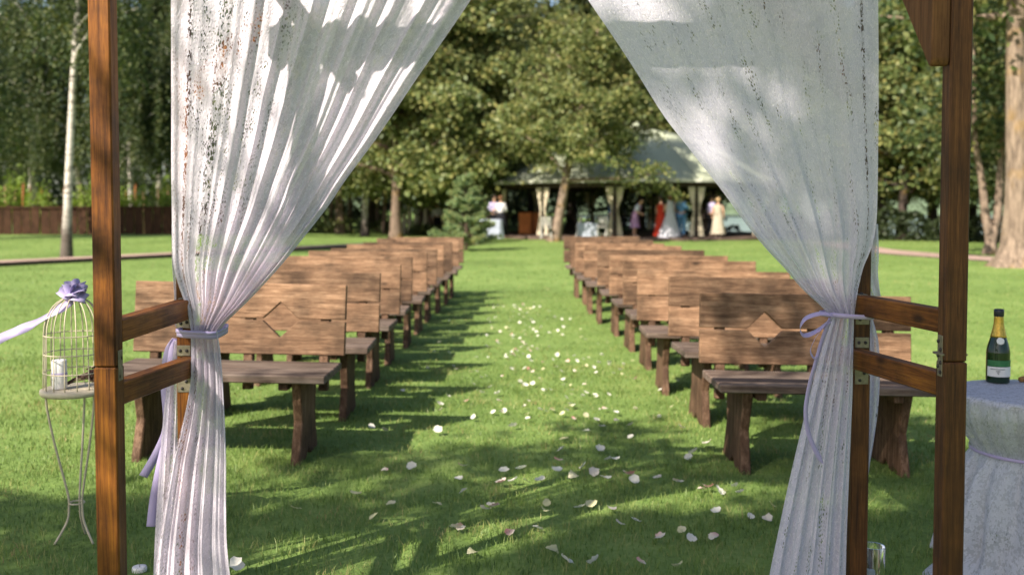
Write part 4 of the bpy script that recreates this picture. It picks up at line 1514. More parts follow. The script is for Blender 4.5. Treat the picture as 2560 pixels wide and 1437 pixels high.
PW = .060
post2(XFL, DF + PW / 2, P(250, 918, DF).z, PW, .056)
post2(XFR, DF + PW / 2, P(2400, 905, DF).z, PW, .056)
post2(XRL, DR + .03, 0.80, .05, .05)
post2(XRR, DR + .03, 0.78, .056, .056)
rails = []
for sgn, xf, xr, rows in ((-1, XFL, XRL, ((303, 795, 857, 475, 742, 795), (306, 945, 1018, 478, 880, 950))), (1, XFR, XRR, ((2340, 771, 832, 2138, 728, 790), (2338, 925, 993, 2138, 864, 926)))):
    for (fx, fy0, fy1, rx, ry0, ry1) in rows:
        zf = (P(fx, fy0, DF + .06).z + P(fx, fy1, DF + .06).z) / 2
        zr = (P(rx, ry0, DR).z + P(rx, ry1, DR).z) / 2
        a = Vector((xf - sgn * .006, DF + PW - .002, zf)); b = Vector((xr - sgn * 0.02, DR + .0, zr))
        rails.append((a, b))
        ab("side_rail", a, b, .046, .066, M['arch_wood_low'])
# top frame
ab("top_beam", (XFL - .12, DF + .03, 2.45), (XFR + .12, DF + .03, 2.45), .05, .10)
ab("top_beam", (XRL - .12, DR + .03, 2.44), (XRR + .12, DR + .03, 2.44), .05, .09)
ab("top_beam", (XFL, DF - .15, 2.51), (XRL, DR + .2, 2.51), .05, .045)
ab("top_beam", (XFR, DF - .15, 2.51), (XRR, DR + .2, 2.51), .05, .045)
# knee braces
kb = extr("knee_brace", [(DF + .004 - AZ.y, 1.745 - AZ.z), (DF + .012 - AZ.y, 1.728 - AZ.z), (DF + .024 - AZ.y, 1.728 - AZ.z), (DR - .02 - AZ.y, 2.36 - AZ.z), (DR - .08 - AZ.y, 2.40 - AZ.z), (DF + .28 - AZ.y, 2.40 - AZ.z), (DF + .004 - AZ.y, 2.14 - AZ.z)], XFR - .082, XFR - .0315, wood('brace_wood', (0.06, 0.024, 0.009), (0.13, 0.055, 0.018), (0.2, 0.09, 0.03), 'Z', 1.0, .6, 16, .25, .5), arch, 'X', .004)
ab("knee_brace", (XRL + .03, DR + .045, 1.72), (XRL + .62, DR + .045, 2.36), .04, .085, M['arch_wood_low'])
ab("knee_brace", (XRR - .03, DR + .045, 1.72), (XRR - .62, DR + .045, 2.36), .04, .085)
# steel brackets with bolts


def bracket(c, s, bolts):
    o = box("bracket", Vector(c) - AZ, s, M['metal'], arch, None, .001)
    for (dx, dy, dz, ax) in bolts:
        mbb = MB()
        e = Vector((0, -.004, 0)) if ax == 'y' else (Vector((-.004, 0, 0)) if ax == 'x' else Vector((0, 0, .004)))
        p = Vector((dx, dy, dz))
        mbb.tube([p, p + e], [.0058, .0045], 8)
        mbb.build("bolt", M['bolt'], o)
    return o


zl = [(r[0].z, r[1].z) for r in rails]
yf = DR - .0012 + .003
for x, r0, r1 in ((XRL, rails[0], rails[1]), (XRR, rails[2], rails[3])):
    w2 = .046
    yy = DR + .0028
    bracket((x, yy - .0015, r1[1].z + .053), (w2, .003, .036), [(-.011, -.0015, 0, 'y'), (.011, -.0015, 0, 'y')])
    bracket((x, yy - .0015, r1[1].z - .063), (w2, .003, .05), [(.008, -.0015, .012, 'y'), (-.006, -.0015, -.012, 'y')])
    bracket((x, yy - .0015, r0[1].z - .053), (w2, .003, .034), [(-.008, -.0015, 0, 'y'), (.012, -.0015, .004, 'y')])
    sg = 1 if x > 0 else -1
    bracket((x - sg * .02, DR - .03, r0[1].z + .0345), (.036, .05, .003), [(0, -.012, .0015, 'z'), (.008, .012, .0015, 'z')])
bracket((XFR - .0315, DF + .032, (rails[2][0].z + rails[3][0].z) / 2 - .005), (.003, .030, .115), [(-.0015, -.007, z, 'x') for z in (-.045, -.018, .018)] + [(-.0015, .008, z, 'x') for z in (-.03, .0, .04)])
bracket((XFL + .0315, DF + .032, (rails[0][0].z + rails[1][0].z) / 2 - .005), (.003, .030, .085), [(.0015, -.007, -.03, 'x'), (.0015, .007, .02, 'x')])
bracket((XFR - .003, DF + .035, rails[3][0].z + .09), (.075, .055, .006), [])

# ================================================================== CURTAINS
def interp_rows(tab, y):
    ys_ = [t[0] for t in tab]
    return [float(np.interp(y, ys_, [t[i] for t in tab])) for i in range(1, len(tab[0]))]


def smooth_tab(tab, n):
    pts = catmull([Vector((t[0], t[1], t[2])) for t in tab], n)
    return [(p.x, p.y, p.z) for p in pts]


def curtain_panel(name, tab, depth, width_m, fold_fn, mat, parent, nu=220, nv=190, u0=0.0, flip=False, dfun=None, warp=None):
    """tab: rows of (photo y, left edge, right edge) give the outline's real size at its depth"""
    rows = smooth_tab(tab, nv)
    V, UV = [], []
    vlen = 0; prev = None
    for j, (y, xl, xr) in enumerate(rows):
        d0 = depth if dfun is None else dfun(y)
        pl, pr_ = P(xl, y, d0), P(xr, y, d0)
        mid = (pl + pr_) / 2
        if prev is not None: vlen += abs(mid.z - prev.z) * 1.05
        prev = mid
        for i in range(nu):
            s = i / (nu - 1)
            dx, dy = fold_fn(s, y, (pr_ - pl).length)
            q = warp(s, abs(xr - xl)) if warp else s
            p = pl.lerp(pr_, q)
            p = Vector((p.x + dx, p.y + dy, p.z))
            V.append(p)
            UV.append((u0 + (s if not flip else 1 - s) * width_m, -vlen))
    F = [(j * nu + i, j * nu + i + 1, (j + 1) * nu + i + 1, (j + 1) * nu + i) for j in range(nv - 1) for i in range(nu - 1)]
    # keep cloth above the ground
    V = [Vector((v.x, v.y, max(v.z, zg(v.x, v.y) + 0.012))) for v in V]
    o = obj(name, mesh_from(name, V, F, UV), mat, parent, True)
    return o


def fold_maker(seed, n_fold, amp_top, amp_tie, y_tie, lo_side=0.0, flat=None):
    rng = np.random.default_rng(seed)
    fr = [n_fold * 0.45, n_fold, n_fold * 1.83, n_fold * 3.1]
    ph = rng.uniform(0, 6.28, 4)
    wt = [0.5, 1.0, 0.42, 0.16]

    def fn(s, y, wlen):
        k = math.exp(-((y - y_tie) / 260.0) ** 2)            # near the tie the folds stack up
        amp = amp_top + (amp_tie - amp_top) * k
        if flat: amp *= flat(s, y)
        drift = 0.25 * math.sin(y * 0.0045 + ph[0]) + 0.35 * noise.noise((s * 3, y * 0.004, seed))
        v = 0; w_ = 0
        for f, p, q in zip(fr, ph, wt):
            v += q * math.sin(6.283 * f * s + p + drift * f * 0.22)
            w_ += q * math.cos(6.283 * f * s + p + drift * f * 0.22)
        # crisp pleats: sharpen
        v = v / 1.6
        v = math.copysign(abs(v) ** 0.8, v)
        dx = w_ * amp * 0.16 * min(1, wlen / 0.3)
        return dx * math.sin(math.pi * s) ** .5 if 0 < s < 1 else 0.0, -v * amp
    return fn


# ---- sunlit curtain (left)
cl_root = empty("lace_curtain", (0, 0, 0))
tag(cl_root, "sunlit white lace curtain tied with lavender ribbon on the birdcage's side of the arch", "curtain", "lace curtains of the arch")
DC = 3.275
tabL_up = [(-330, 424, 1360), (-264, 424, 1322), (-120, 426, 1247), (0, 428, 1175), (122, 429, 1092), (203, 429, 1036), (290, 429, 978), (360, 429, 929), (450, 429, 862), (520, 430, 815), (600, 431, 752), (660, 434, 703), (710, 446, 658), (760, 464, 610), (800, 474, 568), (826, 478, 546)]
tabL_lo = [(824, 478, 546), (840, 476, 548), (880, 476, 554), (950, 474, 560), (1020, 462, 564), (1085, 446, 567), (1150, 428, 569), (1250, 410, 569), (1350, 394, 571), (1437, 384, 580), (1500, 378, 588), (1545, 376, 592)]


def flatL(s, y): return 0.35 + 0.65 * smooth01((s - 0.12) / 0.3)


curtain_panel("upper_drape", tabL_up, DC, 1.75, fold_maker(3, 10.5, .019, .017, 826, flat=flatL), M['lace'], cl_root, 300, 220, warp=lambda s, W: 1 - (1 - s) ** (1 + 0.32 * max(0.0, 1 - W / 750)))
dL = lambda y: float(np.interp(y, [824, 900, 1100, 1545], [DC, DC + .02, DC + .01, DC - .02]))
curtain_panel("lower_drape", tabL_lo, DC, 0.9, fold_maker(5, 5.5, .018, .016, 826), M['lace'], cl_root, 160, 150, 0.3, False, dL)
curtain_panel("edge_fold", [(560, 430, 446), (640, 430, 450), (690, 433, 446), (735, 436, 448), (780, 436, 446), (815, 439, 446)], 3.41, 0.22, fold_maker(8, 2, .010, .008, 800), M['lace'], cl_root, 24, 60, 0.02)
curtain_panel("edge_fold", [(850, 438, 446), (900, 430, 447), (960, 418, 448), (1050, 408, 448), (1150, 400, 446), (1300, 390, 440), (1437, 384, 436), (1540, 380, 432)], 3.41, 0.3, fold_maker(9, 2.5, .012, .01, 850), M['lace'], cl_root, 30, 90, 0.02)

# ---- shaded curtain (right)
cr_root = empty("lace_curtain", (0, 0, 0))
tag(cr_root, "shaded bluish-white lace curtain tied with a lavender bow beside the champagne table", "curtain", "lace curtains of the arch")
tabR_up = [(-330, 1262, 2192), (-264, 1300, 2193), (-120, 1388, 2195), (0, 1470, 2196), (110, 1545, 2197), (190, 1597, 2197), (290, 1660, 2197), (370, 1722, 2196), (480, 1808, 2195), (560, 1866, 2192), (620, 1915, 2180), (670, 1962, 2160), (720, 2005, 2148), (757, 2045, 2142), (786, 2076, 2138)]
tabR_lo = [(784, 2076, 2138), (800, 2078, 2138), (885, 2053, 2136), (960, 2034, 2135), (1043, 2013, 2132), (1186, 1979, 2126), (1320, 1950, 2120), (1437, 1926, 2117), (1540, 1908, 2115)]


def flatR(s, y): return (0.30 + 0.7 * smooth01((y - 300) / 350)) * (0.5 + 0.5 * math.sin(math.pi * s))


curtain_panel("upper_drape", tabR_up, DC, 1.75, fold_maker(13, 6.0, .013, .017, 786, flat=flatR), M['lace_shaded'], cr_root, 300, 220, warp=lambda s, W: s ** (1 + 0.25 * max(0.0, 1 - W / 720)))
curtain_panel("lower_drape", tabR_lo, DC, 0.9, fold_maker(15, 5.0, .015, .015, 786), M['lace_shaded'], cr_root, 160, 150, 0.3)
curtain_panel("edge_fold", [(560, 2160, 2196), (640, 2150, 2198), (680, 2152, 2196), (715, 2168, 2199), (740, 2178, 2203)], 3.40, 0.25, fold_maker(18, 2, .010, .008, 740), M['lace_shaded'], cr_root, 30, 60, 1.0)
curtain_panel("edge_fold", [(790, 2166, 2180), (825, 2164, 2190), (860, 2165, 2197), (930, 2168, 2200), (1020, 2166, 2195), (1100, 2162, 2184), (1175, 2158, 2172), (1250, 2152, 2164), (1437, 2140, 2160), (1540, 2136, 2158)], 3.41, 0.3, fold_maker(19, 2, .012, .01, 790), M['lace_shaded'], cr_root, 30, 90, 1.0)


# ------------------------------------------------------------------ ribbons
def ribbon(name, pts, width, parent, mat=None, n=60, wdir=None, taper=None, flip_twist=0.0):
    """a flat satin strip along a line; width laid across wdir"""
    cl_ = catmull(pts, n)
    V, F = [], []
    for i, p in enumerate(cl_):
        t = (cl_[min(i + 1, n - 1)] - cl_[max(i - 1, 0)]).normalized()
        wv = Vector(wdir) if wdir is not None else Vector((0, 0, 1))
        wv = (wv - t * wv.dot(t)).normalized()
        if flip_twist:
            wv = Matrix.Rotation(flip_twist * math.sin(i / n * 5.0), 3, t) @ wv
        wd = width * (1 if taper is None else taper(i / (n - 1)))
        nn = t.cross(wv)
        V += [p - wv * wd / 2, p + nn * wd * .03, p + wv * wd / 2]
    for i in range(n - 1):
        F += [(i * 3, i * 3 + 1, i * 3 + 4, i * 3 + 3), (i * 3 + 1, i * 3 + 2, i * 3 + 5, i * 3 + 4)]
    o = obj(name, mesh_from(name, V, F), mat or M['ribbon'], parent, True)
    s = o.modifiers.new("thick", 'SOLIDIFY'); s.thickness = 0.0008
    return o


def loop_around(zc, x0, x1, y0, y1, n=28):
    out = []
    for i in range(n + 1):
        a = 2 * math.pi * i / n
        c, s = math.cos(a), math.sin(a)
        e = .55
        out.append(Vector(((x0 + x1) / 2 + abs(c) ** e * math.copysign(1, c) * (x1 - x0) / 2, (y0 + y1) / 2 + abs(s) ** e * math.copysign(1, s) * (y1 - y0) / 2, zc + .004 * math.sin(a * 2))))
    return out


rl = empty("ribbon_tie", P(460, 835, DC))
tag(rl, "lavender satin ribbon tying the sunlit curtain to its post, tails hanging towards the birdcage", "ribbon", "ribbons tying the curtains")
OL = Vector(rl.location)
zt_ = P(510, 833, DC).z
ribbon("band", [p - OL for p in loop_around(zt_, P(440, 835, DC).x, P(549, 835, DC).x, DC - .035, DR + .075)], .024, rl, n=90, wdir=(0, 0.0, 1))
ribbon("band", [p - OL for p in loop_around(zt_ + .008, P(438, 835, DC).x, P(550, 835, DC).x, DC - .038, DR + .078)], .012, rl, n=90, wdir=(0.1, 0.0, 1))
for pts, wd in (([(441, 845, 3.42), (425, 870, 3.46), (416, 905, 3.48), (412, 960, 3.5), (418, 1060, 3.5), (398, 1120, 3.5), (358, 1190, 3.5)], .030), ([(445, 850, 3.42), (432, 880, 3.45), (424, 960, 3.47), (424, 1060, 3.47), (402, 1160, 3.47), (386, 1240, 3.47), (377, 1315, 3.46)], .030)):
    ribbon("tail", [P(*p) - OL for p in pts], wd, rl, n=50, wdir=(1, .1, .25), flip_twist=.2)
rr_ = empty("ribbon_tie", P(2140, 790, DC))
tag(rr_, "lavender satin ribbon with loops and one long tail tying the shaded curtain", "ribbon", "ribbons tying the curtains")
OR = Vector(rr_.location)
ribbon("band", [p - OR for p in loop_around(P(2100, 788, DC).z, P(2070, 788, DC).x, P(2186, 788, DC).x, DC - .04, DR + .075)], .015, rr_, n=90, wdir=(0, 0, 1))
DB = DC - .05
ribbon("bow_loop", [P(*p) - OR for p in ((2080, 786, DB), (2050, 783, DB - .01), (2015, 795, DB - .03), (2000, 820, DB - .04), (2010, 838, DB - .03), (2040, 828, DB - .01), (2074, 803, DB))], .020, rr_, n=50, wdir=(.3, 1.0, .55))
ribbon("bow_loop", [P(*p) - OR for p in ((2078, 790, DB), (2060, 815, DB - .015), (2038, 845, DB - .03), (2026, 875, DB - .03), (2034, 893, DB - .02), (2044, 888, DB - .01))], .017, rr_, n=40, wdir=(.5, 1.0, .2))
ribbon("tail", [P(*p) - OR for p in ((2076, 795, DB), (2055, 850, DB - .01), (2038, 910, DB - .02), (2022, 970, DB - .03), (2014, 1030, DB - .04), (2022, 1085, DB - .04), (2040, 1128, DB - .03), (2058, 1158, DB - .02))], .018, rr_, n=60, wdir=(1, .55, .15), taper=lambda t: 1 if t < .93 else max(.12, (1 - t) / .07))

# ================================================================== BIRDCAGE STAND
DCG = 3.85
cb = P(187, 975, DCG)
cage = empty("birdcage_stand", (cb.x, DCG, zg(cb.x, DCG)))
tag(cage, "cream wire birdcage on a slender three-legged stand beside the arch post", "birdcage stand")
zb = cb.z - cage.location.z
RC = .112
MB().lathe([(0.02, zb - .012), (RC + .010, zb - .012), (RC + .014, zb - .004), (RC + .013, zb + .008), (RC + .004, zb + .012), (0.02, zb + .010)], 48).build("tray", M['cage'], cage)
HC = P(187, 742, DCG).z - cb.z
zs_ = HC * .60          # where the dome begins


def bar(a):
    pts = []
    for t in np.linspace(0, 1, 7): pts.append((RC * math.cos(a) * (1 - .05 * t), RC * math.sin(a) * (1 - .05 * t), zb + .01 + t * zs_))
    for t in np.linspace(.15, 1, 9):
        rr = RC * .95 * math.cos(t * math.pi / 2) ** .85 if t < 1 else .004
        pts.append((rr * math.cos(a), rr * math.sin(a), zb + .01 + zs_ + (HC - zs_ - .01) * math.sin(t * math.pi / 2) ** 1.15))
    return pts


for k in range(16):
    MB().tube(bar(2 * math.pi * k / 16 + .1), .0022, 6).build("wire", M['cage'], cage)
for f in (.30, .63, .96):
    MB().ring((0, 0, zb + .01 + zs_ * f), RC * (1 - .05 * f) + .001, .0022, 40, 6).build("wire_ring", M['cage'], cage)
MB().lathe([(.002, zb + HC - .012), (.010, zb + HC - .006), (.0125, zb + HC + .004), (.010, zb + HC + .014), (.001, zb + HC + .018)], 16).build("finial", M['cage'], cage)
zr_ = P(195, 1255, DCG).z - cage.location.z
for k in range(3):
    a = math.radians(-160 + 120 * k + 14)
    c, s = math.cos(a), math.sin(a)
    rad = [(.104, zb - .01), (.098, zb - .08), (.072, zb - .22), (.045, zr_ + .10), (.031, zr_ + .03), (.029, zr_ - .01), (.034, zr_ - .06), (.056, .05), (.085, .004)]
    MB().tube(catmull([(r * c, r * s, z) for r, z in rad], 40), .0045, 8).build("leg", M['cage'], cage)
MB().ring((0, 0, zr_), .027, .0035, 28, 6).build("leg_ring", M['cage'], cage)
# candle in the cage
ctop = Vector((cage.location.x - .045, DCG - .03, cb.z + .0125))
cd = empty("pillar_candle", ctop)
tag(cd, "white pillar candle with a lavender band standing inside the birdcage", "candle")
MB().lathe([(.026, 0), (.0275, .004), (.0275, .108), (.025, .113), (.012, .109)], 28).build("wax", M['wax'], cd)
MB().tube([(0, 0, .108), (.001, 0, .12), (.004, 0, .128)], .0014, 6).build("wick", M['wick'], cd)
MB().lathe([(.0284, .052), (.029, .054), (.029, .061), (.0284, .063)], 28).build("ribbon_band", M['ribbon'], cd)
# dried bundle
bd = empty("dried_bundle", (cage.location.x + .025, DCG + .0, cb.z + .0125))
tag(bd, "brown dried flower bundle lying inside the birdcage next to the candle", "dried flowers")
rngb = np.random.default_rng(2)
for st in range(16):
    mb_ = MB()
    a0 = rngb.uniform(-.6, .6)
    p0 = Vector((-.06, rngb.uniform(-.02, .02), .006 + rngb.uniform(0, .012)))
    p1 = p0 + Vector((.11, .03 * a0, .025 + .03 * rngb.uniform(0, 1)))
    mb_.tube([p0, (p0 + p1) / 2 + Vector((0, 0, .006)), p1], [.0016, .0016, .0014], 5)
    for q in range(9):
        c_ = p1 + Vector(rngb.normal(size=3)) * .009 + Vector((.004 * q - .012, 0, 0))
        mb_.tube([c_, c_ + Vector(rngb.normal(size=3)).normalized() * .011], [.0045, .001], 5)
    mb_.build("stem", M['dried'], bd)
# bow and streamer
bw = empty("ribbon_bow", (cage.location.x, DCG, cb.z + HC + .0))
tag(bw, "lavender satin bow on top of the birdcage with a streamer blowing sideways", "ribbon")
OB = Vector(bw.location)
rb = np.random.default_rng(4)
for k, (ax, ay, az_) in enumerate(((-.045, -.02, .03), (-.02, -.01, .055), (.02, .0, .06), (.05, .0, .035), (.06, -.015, -.005), (-.005, .03, .045), (.035, .03, .05), (.03, -.03, .02), (-.03, .02, .05))):
    tip = Vector((ax, ay, az_)) * .85
    sdv = Vector((ay, -ax, .01)).normalized() * .026
    ribbon("loop", [Vector((0, 0, .0)), tip * .5 + sdv, tip, tip * .5 - sdv, Vector((.004, 0, .003))], .042, bw, n=40, wdir=(rb.uniform(-.3, .3), 1, rb.uniform(.2, .9)))
ribbon("streamer", [P(*p) - OB for p in ((188, 745, DCG), (165, 762, DCG - .02), (130, 782, DCG - .04), (85, 808, DCG - .03), (40, 828, DCG - .05), (0, 846, DCG - .05), (-60, 880, DCG - .05), (-130, 905, DCG - .04))], .040, bw, n=70, wdir=(.25, .45, 1), flip_twist=.35, taper=lambda t: .55 + .45 * smooth01(t * 4))

# ================================================================== TABLE, BOTTLE, CORK, CANDLES
DT = 3.78
tc_ = P(2592, 980, DT)
tb = empty("round_table", (tc_.x, DT, zg(tc_.x, DT)))
tag(tb, "small round table under a white lace cloth gathered at the waist with ribbon", "table")
zt2 = tc_.z - tb.location.z
RT_ = .302


def cloth_mesh():
    nu, prof = 220, [(0.0, zt2), (.15, zt2), (.27, zt2), (RT_ - .008, zt2 - .001), (RT_ + .004, zt2 - .010), (RT_ + .008, zt2 - .03), (RT_ + .002, zt2 - .08), (.265, zt2 - .15), (.228, zt2 - .20), (.218, zt2 - .222), (.222, zt2 - .24), (.245, zt2 - .28), (.275, zt2 - .36), (.298, zt2 - .46), (.315, zt2 - .55), (.33, zt2 - .61), (.345, .012)]
    pr = catmull([Vector((a, b, 0)) for a, b in prof], 110)
    V, UV = [], []
    L = 0; last = None
    for p in pr:
        if last is not None: L += (p - last).length
        last = p
        dz = zt2 - p.y
        amp = 0 if dz < .012 else .010 + .020 * smooth01(dz / .5)
        if abs(dz - .222) < .05: amp *= .6
        for k in range(nu):
            a = 2 * math.pi * k / nu
            f = math.sin(a * 17 + 1.1 * math.sin(a * 3) + dz * 2) * .6 + math.sin(a * 29 + 2 * math.sin(a * 2 + dz * 3)) * .35 + math.sin(a * 7 + dz * 5) * .4
            puddle = .13 * math.exp(-((a - math.radians(196)) / .22) ** 2) * smooth01((.10 - p.y) / .10)
            r = max(0.0, p.x + amp * f + puddle)
            V.append((r * math.cos(a), r * math.sin(a), max(.008, p.y + (0 if dz < .5 else 0))))
            UV.append((a * .55, L))
    F = [(j * nu + k, j * nu + (k + 1) % nu, (j + 1) * nu + (k + 1) % nu, (j + 1) * nu + k) for j in range(len(pr) - 1) for k in range(nu)]
    return mesh_from("tablecloth", V, F, UV)


obj("tablecloth", cloth_mesh(), M['lace_table'], tb, True)
MB().lathe([(.01, zt2 - .035), (RT_ - .012, zt2 - .035), (RT_ - .008, zt2 - .02), (RT_ - .012, zt2 - .006), (.01, zt2 - .006)], 40).build("tabletop", white_paint, tb)
MB().lathe([(.16, .0), (.16, .02), (.03, .05), (.028, zt2 - .04)], 20).build("pedestal", white_paint, tb)
ribbon("waist_ribbon", [Vector((.232 * math.cos(a), .232 * math.sin(a), zt2 - .222)) for a in np.linspace(0, 2 * math.pi, 40)], .012, tb, n=120, wdir=(0, 0, 1))

bp = P(2494, 948, 4.0)
bot = empty("champagne_bottle", (bp.x, 4.0, tb.location.z + zt2 + .001))
bot.scale = (1.08, 1.08, 1.08)
tag(bot, "green champagne bottle with gold foil neck and white label on the round table", "bottle")
bt = NT('dark_green_glass')
bb = bt.bsdf((0.006, 0.028, 0.010), 0.06, None, .6)
bb.inputs['Transmission Weight'].default_value = 0.25
gold = plain('gold_foil', (.60, .38, .07), .35, .5, .25, 120, .8)
foil_dark = plain('dark_foil', (.012, .014, .022), .35, .5)
lab_white = plain('paper_label', (.72, .70, .68), .7, .3, .03)
lab_green = plain('green_band', (.03, .15, .05), .5, .4, .1)
k_ = .272 / .30
pf = [(.010, 0), (.036, 0), (.0405, .004), (.041, .012), (.0412, .11), (.0405, .13), (.036, .155), (.028, .185), (.021, .215), (.0165, .24), (.0152, .262), (.0152, .30), (.005, .30)]
pf = [(a, b * k_) for a, b in pf]
MB().lathe([(p.x, p.y) for p in catmull([Vector((a, b, 0)) for a, b in pf], 70)], 40).build("glass", bt.m, bot)


def prof_r(z): return float(np.interp(z, [b for a, b in pf[1:-1]], [a for a, b in pf[1:-1]]))


def band(name, z0, z1, mat, dr=.0006, parent=bot, a0=0, a1=2 * math.pi, n=40):
    V, F = [], []
    zz = np.linspace(z0, z1, 12)
    for z in zz:
        for k in range(n + 1):
            a = a0 + (a1 - a0) * k / n
            r = prof_r(z) + dr
            V.append((r * math.cos(a), r * math.sin(a), z))
    F = [(j * (n + 1) + k, j * (n + 1) + k + 1, (j + 1) * (n + 1) + k + 1, (j + 1) * (n + 1) + k) for j in range(11) for k in range(n)]
    o = obj(name, mesh_from(name, V, F), mat, parent, True)
    s = o.modifiers.new("t", 'SOLIDIFY'); s.thickness = .0006; s.offset = 1
    return o


A0, A1 = math.radians(-172), math.radians(-30)
band("neck_foil", .187 * k_, .275 * k_, gold)
MB().lathe([(.0165, .272 * k_), (.0178, .276 * k_), (.018, .292 * k_), (.0165, .302 * k_), (.004, .304 * k_)], 28).build("cap_foil", foil_dark, bot)
lb_ = band("label", .025, .062, lab_white, .0008, bot, A0, A1)
band("label_band", .063, .086, lab_green, .0008, bot, A0, A1)
ink = plain('grey_ink', (.30, .30, .31), .8, .2)
for zz_, a0_, a1_ in ((.052, -150, -82), (.045, -124, -104), (.040, -120, -108), (.035, -116, -110)):
    band("print_line", zz_, zz_ + .0035, ink, .0018, lb_, math.radians(a0_), math.radians(a1_), 16)
am = math.radians(-104)
zz_ = .174 * k_
rmd = prof_r(zz_) + .002
md = MB().lathe([(.001, .0), (.0135, .0), (.0135, .0012), (.011, .0016), (.001, .0018)], 24).build("neck_medallion", lab_white, bot)
md.location = (rmd * math.cos(am), rmd * math.sin(am), zz_)
md.rotation_euler = (0, math.pi / 2 - .35, am)
# cork lying on the table
cp = P(2556, 942, 4.0)
ck = empty("cork", (cp.x + .006, 4.0, tb.location.z + zt2 + .0135), .5)
tag(ck, "brown champagne cork lying on the table beside the bottle", "cork")
cork_m = plain('cork_brown', (.30, .17, .07), .85, .2, .35, 140)
c1 = MB().lathe([(.004, -.022), (.0105, -.022), (.0115, -.015), (.0125, .008), (.014, .012), (.015, .018), (.013, .024), (.004, .026)], 20).build("plug", cork_m, ck)
c1.rotation_euler = (0, math.pi / 2, 0)
c2 = MB().ring((0, 0, .010), .0128, .0011, 20, 5).build("wire_collar", M['metal'], ck)
c2.rotation_euler = (0, math.pi / 2, 0)

# candles on the ground by the arch
gp = P(349, 1432, 3.55)
c3 = empty("pillar_candle", (gp.x, 3.55, zg(gp.x, 3.55)))
tag(c3, "white pillar candle on the grass at the foot of the sunlit curtain", "candle")
hh = gp.z + .026 - c3.location.z
MB().lathe([(.025, 0), (.0265, .004), (.0265, hh - .006), (.024, hh), (.012, hh - .003)], 28).build("wax", M['wax'], c3)
MB().tube([(0, 0, hh - .004), (.001, 0, hh + .008)], .0013, 6).build("wick", M['wick'], c3)
vp = P(2182, 1437, 3.5)
vz = empty("glass_vase", (vp.x, 3.5, zg(vp.x, 3.5)))
tag(vz, "clear glass cylinder vase on the grass behind the shaded curtain's post", "vase")
gm = NT('clear_glass')
gb = gm.bsdf((.9, .95, .93), .02, None, .5); gb.inputs['Transmission Weight'].default_value = 1.0; gb.inputs['IOR'].default_value = 1.45
vh = P(2182, 1362, 3.5).z - vz.location.z
MB().lathe([(.001, .008), (.038, .008), (.0385, vh - .002), (.0397, vh), (.041, vh - .002), (.041, .002), (.039, .0), (.001, .0)], 40).build("glass", gm.m, vz)
c4 = empty("pillar_candle", (vp.x - .012, 3.5, vz.location.z + .009))
tag(c4, "white pillar candle standing inside the clear glass vase", "candle")
h4 = P(2165, 1416, 3.5).z - c4.location.z
MB().lathe([(.017, 0), (.0185, .003), (.0185, h4 - .005), (.016, h4), (.008, h4 - .003)], 24).build("wax", M['wax'], c4)
MB().tube([(0, 0, h4 - .004), (.001, 0, h4 + .008)], .0012, 6).build("wick", M['wick'], c4)

# ================================================================== PETALS
def petal_mesh(seed):
    rng = np.random.default_rng(seed)
    n, m = 9, 7
    V, F = [], []
    c1_, c2_, tw = rng.uniform(.2, .8), rng.uniform(-.2, .5), rng.uniform(-.6, .6)
    for i in range(n):
        t = i / (n - 1)
        wd = .021 * math.sin(math.pi * (0.10 + 0.82 * t ** .75)) ** .7 * (1 + .1 * rng.normal())
        for q in range(m):
            u = q / (m - 1) * 2 - 1
            V.append((u * wd, (t - .5) * .044, .006 + c1_ * 20 * (u * wd) ** 2 + c2_ * .03 * (t - .4) ** 2 * 3 + tw * u * wd * (t - .5) + .0012 * rng.normal()))
    for i in range(n - 1):
        for q in range(m - 1):
            F.append((i * m + q, i * m + q + 1, (i + 1) * m + q + 1, (i + 1) * m + q))
    return mesh_from("petal", V, F)


def petal_mat(name, c0, c1):
    t = NT(name)
    tc = t.n("ShaderNodeTexCoord"); oi = t.n("ShaderNodeObjectInfo")
    sp = t.n("ShaderNodeSeparateXYZ"); t.l(tc.outputs['Object'], sp.inputs[0])
    f = t.math('ADD', t.math('MULTIPLY', sp.outputs[1], 16.0), t.math('SUBTRACT', oi.outputs['Random'], 0.25))
    c = t.ramp(f, [(.3, c0), (.95, c1)])
    b = t.bsdf(c, .6, None, .3)
    tr = t.n("ShaderNodeBsdfTranslucent"); t.l(c, tr.inputs[0])
    mx = t.n("ShaderNodeMixShader"); mx.inputs[0].default_value = .3
    t.l(b.outputs[0], mx.inputs[1]); t.l(tr.outputs[0], mx.inputs[2]); t.l(mx.outputs[0], t.out.inputs[0])
    return t.m


PM = [petal_mat('cream_petal', (.80, .76, .66), (.86, .82, .76)), petal_mat('pink_edged_petal', (.76, .68, .58), (.72, .30, .28)), petal_mat('yellowish_petal', (.66, .62, .36), (.74, .68, .48))]
PMESH = {}
for mi in range(3):
    for v in range(4):
        me = petal_mesh(50 + v + 10 * mi); me.materials.append(PM[mi]); me.polygons.foreach_set("use_smooth", [True] * len(me.polygons)); PMESH[(mi, v)] = me
